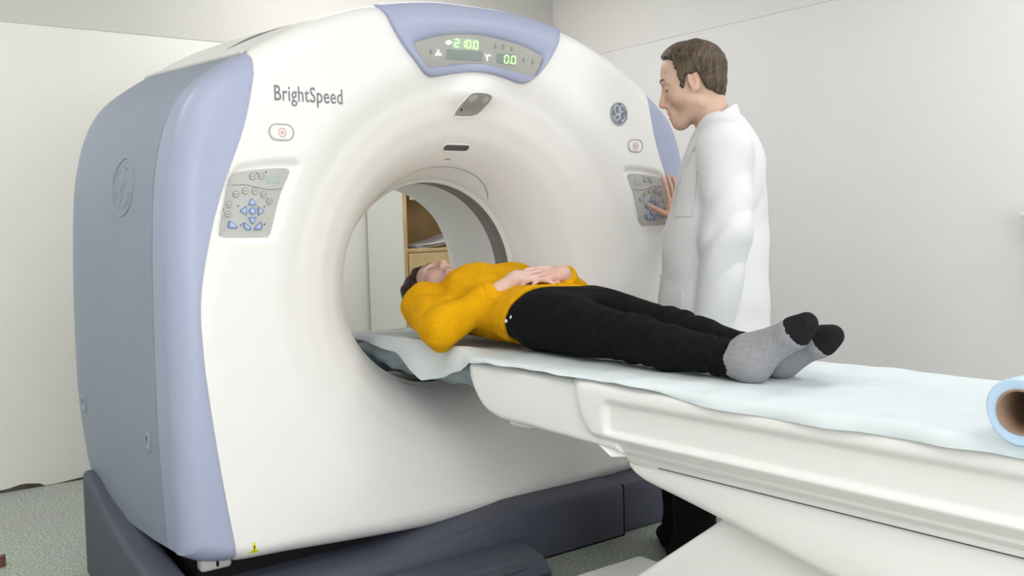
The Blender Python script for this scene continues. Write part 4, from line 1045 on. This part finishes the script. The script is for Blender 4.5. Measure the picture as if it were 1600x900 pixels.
# lapel edge and front placket edge, stitched piping
tube('lapel_edge', [tuple(p) for p in d2w(np.array([cs(ph, z, .001) for ph, z in crom([(.92, 1.425), (.80, 1.385), (.62, 1.365), (.60, 1.345), (.42, 1.28), (.16, 1.19)], 5)]))], .0032, COAT, COATO, n=6)
tube('placket_edge', [tuple(p) for p in d2w(np.array([cs(.13, z, .0005) for z in np.linspace(1.36, .56, 24)]))], .003, COAT, COATO, n=6)
for z in (1.12, .97, .82): 
    p = d2w(np.array([cs(.06, z, .001)]))[0]; b_ = bmesh.new(); bmesh.ops.create_uvsphere(b_, u_segments=12, v_segments=6, radius=.009)
    for v in b_.verts: v.co = Vector(p)+Vector((v.co.x*.6, v.co.y*.6, v.co.z))
    bmk('coat_button', b_, BTNP, COATO)
implicit('tee_shirt', [('u', rc((-.014, 0, 1.452), (-.03, 0, 1.385), .0585, .078), .01)], .006, TEE, DOC, frame=d2w, post=lambda F, X, Y, Z: smax(F, Z-(1.470-.42*(X+.03)), .004))
tr = []
for sg in (1, -1): tr += [('u', rc((0, sg*.085, .90), (.06-.02*sg, sg*.095, .50), .098, .076), .03), ('u', rc((.06-.02*sg, sg*.095, .50), (.09-.02*sg, sg*.095, .075), .076, .070), .02)]
implicit('trousers', tr, .008, TROUS, DOC, frame=d2w, post=lambda F, X, Y, Z: smax(F+.004*np.sin(40*Z+10*X), .055-Z, .01))
for sg in (1, -1):
    implicit('shoe', [('u', rc((.07-.02*sg, sg*.095, .042), (.12-.02*sg, sg*.095-.05, .042), .045, .045), .02), ('u', rc((.12-.02*sg, sg*.095-.05, .038), (.155-.02*sg, sg*.095-.14, .030), .043, .030), .02)], .007, TROUS, DOC, frame=d2w, post=lambda F, X, Y, Z: smax(F, .002-Z, .006))

# ================================================================== the woman lying on the table (world frame)
HP = Head((-.005, .285, .930), (-.12, -.15, 1), (.06, 1, .10), .90)
SHN, ELN, WRN = (-.185, .090, .888), (-.262, -.120, .836), (-.060, -.258, .986)
SHF, ELF, WRF = (.180, .080, .885), (.270, -.205, .868), (.078, -.318, .996)
P_ = HP.prims(True)
P_ += [('u', rc((-.005, .215, .910), (0, .11, .888), .046, .055), .03), ('u', loft(1, [(.14, 0, .885, .08, .055), (.06, 0, .885, .15, .08), (-.05, 0, .89, .155, .10), (-.2, 0, .875, .14, .09), (-.3, 0, .868, .14, .085), (-.44, 0, .868, .16, .085), (-.50, 0, .868, .15, .08)]), .04)]
LN = [(-.105, -.44, .866), (-.112, -.84, .842), (-.118, -1.20, .818)]; LF = [(.092, -.44, .868), (.070, -.80, .846), (.005, -1.185, .815)]
for sh, e_, wr_, lg in ((SHN, ELN, WRN, LN), (SHF, ELF, WRF, LF)):
    P_ += [('u', rc(sh, e_, .048, .038), .03), ('u', rc(e_, wr_, .038, .024), .02), ('u', rc(lg[0], lg[1], .078, .050), .03), ('u', rc(lg[1], lg[2], .048, .032), .02)]
hand(P_, WRN, (.85, -.5, -.06), (-.1, .1, -1), (.2, 1, 0), .88, (8, 16, 12), 3, (24, 10))
hand(P_, WRF, (-.95, .20, .05), (.38, .42, -1), (.0, 1, .1), .88, (12, 26, 20), 6, (24, 10))
FEET = [((-.122, -1.236, .813), (-.098, -1.365, .912), (-.20, -.55, .1)), ((-.012, -1.236, .811), (.004, -1.362, .876), (.1, -.5, .1))]
for h_, t_, _ in FEET: P_ += [('u', rc(h_, t_, .030, .022), .02)]
def pcol(V): 
    c = HP.tint(V, (.66, .44, .375), (.58, .27, .25), (.66, .36, .32)); hm = V[:, 1] < .0; c[hm] = (.70, .48, .42)
    kn = (V[:, 1] < -.3) & (V[:, 2] > .985) & (V[:, 0] > -.02); c[kn] = (.66, .42, .36); return c
PAT = implicit('person', P_, .0032, SKIN, smooth_it=1, color=pcol)
tag(PAT, 'woman in mustard sweater and black trousers lying on her back on the table', 'person')
def pmask(F, X, Y, Z):
    a, b, c = HP.loc(X, Y, Z); ab = np.abs(b)
    fr = np.interp(c, [-.2, -.10, -.05, 0, .05, .08, .11, .14], [-.01, .0, .016, .026, .040, .064, .082, .07])-.25*np.clip(.05-ab, 0, .05)*(c < .06)
    m1 = a-fr-.012*np.sin(50*c+20*b)*.3; m2 = -.125-c+.3*np.clip(a+.02, 0, 1)
    return smax(smax(F+.002*np.sin(120*b+60*a)+.002*np.sin(90*a+40*c), m1*HP.sc, .006), m2*HP.sc, .012)
implicit('hair', [('u', HP.el((-.014, 0, .026), (.112, .092, .106)), .02), ('u', HP.el((.028, 0, .045), (.072, .080, .080)), .03), ('u', HP.el((-.03, 0, -.06), (.075, .094, .075)), .03), ('u', HP.el((-.025, -.012, .075), (.098, .110, .092)), .03)], .0035, HAIRF, PAT, post=pmask)
for sg in (1, -1):
    brow_lash(PAT, HP, sg, lambda V: V, [.001, .0018, .0024, .0024, .002, .0016, .001])
# sweater
CUFN = np.array(ELN)*.36+np.array(WRN)*.64; CUFF = np.array(ELF)*.12+np.array(WRF)*.88
SW = [('u', loft(1, [(.185, -.004, .902, .058, .056), (.15, 0, .892, .082, .066), (.11, 0, .886, .135, .080), (.05, 0, .889, .178, .104), (-.05, 0, .896, .184, .120), (-.12, 0, .893, .178, .117), (-.20, 0, .880, .172, .105), (-.29, 0, .872, .180, .0985), (-.38, 0, .869, .193, .0985), (-.42, 0, .869, .194, .097)]), .02),
      ('u', el((-.078, -.035, .962), (.085, .095, .062)), .05), ('u', el((.082, -.035, .962), (.085, .095, .062)), .05),
      ('u', rc((-.10, .10, .892), SHN, .066, .076), .05), ('u', rc((.10, .10, .892), SHF, .066, .074), .05),
      ('u', rc(SHN, ELN, .077, .062), .025), ('u', rc(ELN, tuple(CUFN), .062, .043), .02), ('u', rc(SHF, ELF, .075, .058), .025), ('u', rc(ELF, tuple(CUFF), .058, .036), .02), ('u', rc(tuple(np.array(ELN)+np.array((.01, .03, -.01))), ELN, .062, .060), .02)]
def sw_post(F, X, Y, Z):
    F = F+.004*np.sin(38*Y+9*Z+4*np.sin(14*X))*np.clip((.05-Y)/.1, .2, 1)+.003*wob(X, Y, Z, 2.2)+.007*(.4-np.abs(np.sin(24*Y+14*X+10*Z)))*np.exp(-(((X+.25)/.05)**2+((Y+.09)/.09)**2))
    hem = -(Y+.345+.35*np.clip(Z-.87, -.1, .1)+.02*np.sin(20*X))                          # slanted lower edge
    body = np.maximum(hem, -.2)
    arm = np.where((Z > .925) & (X > -.12), 1, 0)
    return smax(F, np.where((hem > 0) & (X > -.225), hem, -.05), .008)
SWO = implicit('sweater', SW, .0055, KNIT, PAT, post=sw_post, smooth_it=1)
def cuff(p, d, r, w_, m_, nm, par):
    p = np.array(p, float); d = np.array(d, float); d /= np.linalg.norm(d); u_ = np.cross(d, (0, 0, 1.)); u_ /= np.linalg.norm(u_); v_ = np.cross(d, u_); V = []; Fa = []; ns = 28
    pr_ = [(r-.006, w_), (r+.001, w_*1.02), (r+.003, w_*.7), (r+.003, -w_*.6), (r-.001, -w_)]
    for i in range(ns):
        a = 2*math.pi*i/ns
        for rr, x in pr_: V.append(p+d*x+(u_*math.cos(a)+v_*math.sin(a))*rr*(1+.02*math.sin(5*a)))
    for i in range(ns):
        for q in range(4): Fa.append((i*5+q, ((i+1) % ns)*5+q, ((i+1) % ns)*5+q+1, i*5+q+1))
    return mk(nm, V, Fa, m_, par)
cuff(CUFN, np.array(WRN)-np.array(ELN), .043, .014, KNIT, 'cuff', SWO); cuff(CUFF, np.array(WRF)-np.array(ELF), .037, .014, KNIT, 'cuff', SWO)
# trousers
TRP = [('u', loft(1, [(-.30, 0, .868, .170, .088), (-.38, 0, .868, .186, .0935), (-.46, 0, .868, .194, .096), (-.55, -.005, .866, .180, .090), (-.60, -.01, .864, .165, .08)]), .02)]
for lg, r0 in ((LN, .094), (LF, .090)):
    k_ = np.array(lg[1]); a_ = np.array(lg[2]); c_ = k_*.66+a_*.34+np.array((0, 0, -.006))
    TRP += [('u', rc(lg[0], lg[1], r0, .062), .025), ('u', rc(k_, c_, .060, .057), .02), ('u', rc(c_, a_, .057, .041), .02)]
def tr_post(F, X, Y, Z):
    kn = .0045*np.sin(95*Y+30*Z+20*X)*np.exp(-((Y+.84)/.07)**2)+.004*np.sin(110*Y+20*Z)*np.exp(-((Y+1.14)/.05)**2)
    return smax(F+kn+.003*wob(X, Y, Z, 2), -1.195-Y, .005)
TRO = implicit('trousers', TRP, .0055, DENIM, PAT, post=tr_post, smooth_it=1)
for p in ((-.194, -.372, .868), (-.192, -.395, .880)):
    b_ = bmesh.new(); bmesh.ops.create_uvsphere(b_, u_segments=10, v_segments=6, radius=.0062)
    for v in b_.verts: v.co = Vector(p)+Vector((v.co.x*.6, v.co.y, v.co.z))
    bmk('rivet', b_, BTNP, TRO)
cuff((np.array(LN[2])*.93+np.array(LN[1])*.07), np.array(LN[2])-np.array(LN[1]), .044, .03, DENIM, 'trouser_cuff', TRO); cuff((np.array(LF[2])*.93+np.array(LF[1])*.07), np.array(LF[2])-np.array(LF[1]), .043, .03, DENIM, 'trouser_cuff', TRO)
# socks
for (h_, t_, sd), lg in zip(FEET, (LN, LF)):
    h_ = np.array(h_); t_ = np.array(t_); an = np.array(lg[2]); d = t_-h_; d /= np.linalg.norm(d)
    ball = h_+.78*(t_-h_)
    side = np.array((1., 0, 0)); side -= d*(side@d); side /= np.linalg.norm(side)
    S_ = [('u', rc(an+np.array((0, .06, 0)), an, .039, .039), .02), ('u', rc(an, h_, .040, .038), .03), ('u', rc(h_+np.array((0, .005, -.010)), h_, .034, .036), .02), ('u', rc(an+np.array((0, -.02, .03)), ball, .036, .026), .03),
          ('u', rc(h_, ball, .035, .030), .03), ('u', rc(ball-side*.012, t_-side*.010+d*.01, .028, .0215), .02), ('u', rc(ball+side*.012, t_+side*.012, .027, .020), .02)]
    so_ = implicit('sock', S_, .0045, SOCKG, PAT, post=lambda F, X, Y, Z: F+.0012*np.sin(60*Z+40*X))
    TC = [('u', rc(ball-side*.012, t_-side*.010+d*.01, .0295, .023), .02), ('u', rc(ball+side*.012, t_+side*.012, .0285, .0215), .02), ('u', rc(h_, ball, .0365, .0315), .03)]
    implicit('toe_cap', TC, .0045, SOCKB, so_, post=lambda F, X, Y, Z, b=ball, d=d: smax(F, -((X-b[0])*d[0]+(Y-b[1])*d[1]+(Z-b[2])*d[2])+.004, .003))
PAT.location.z = -.002
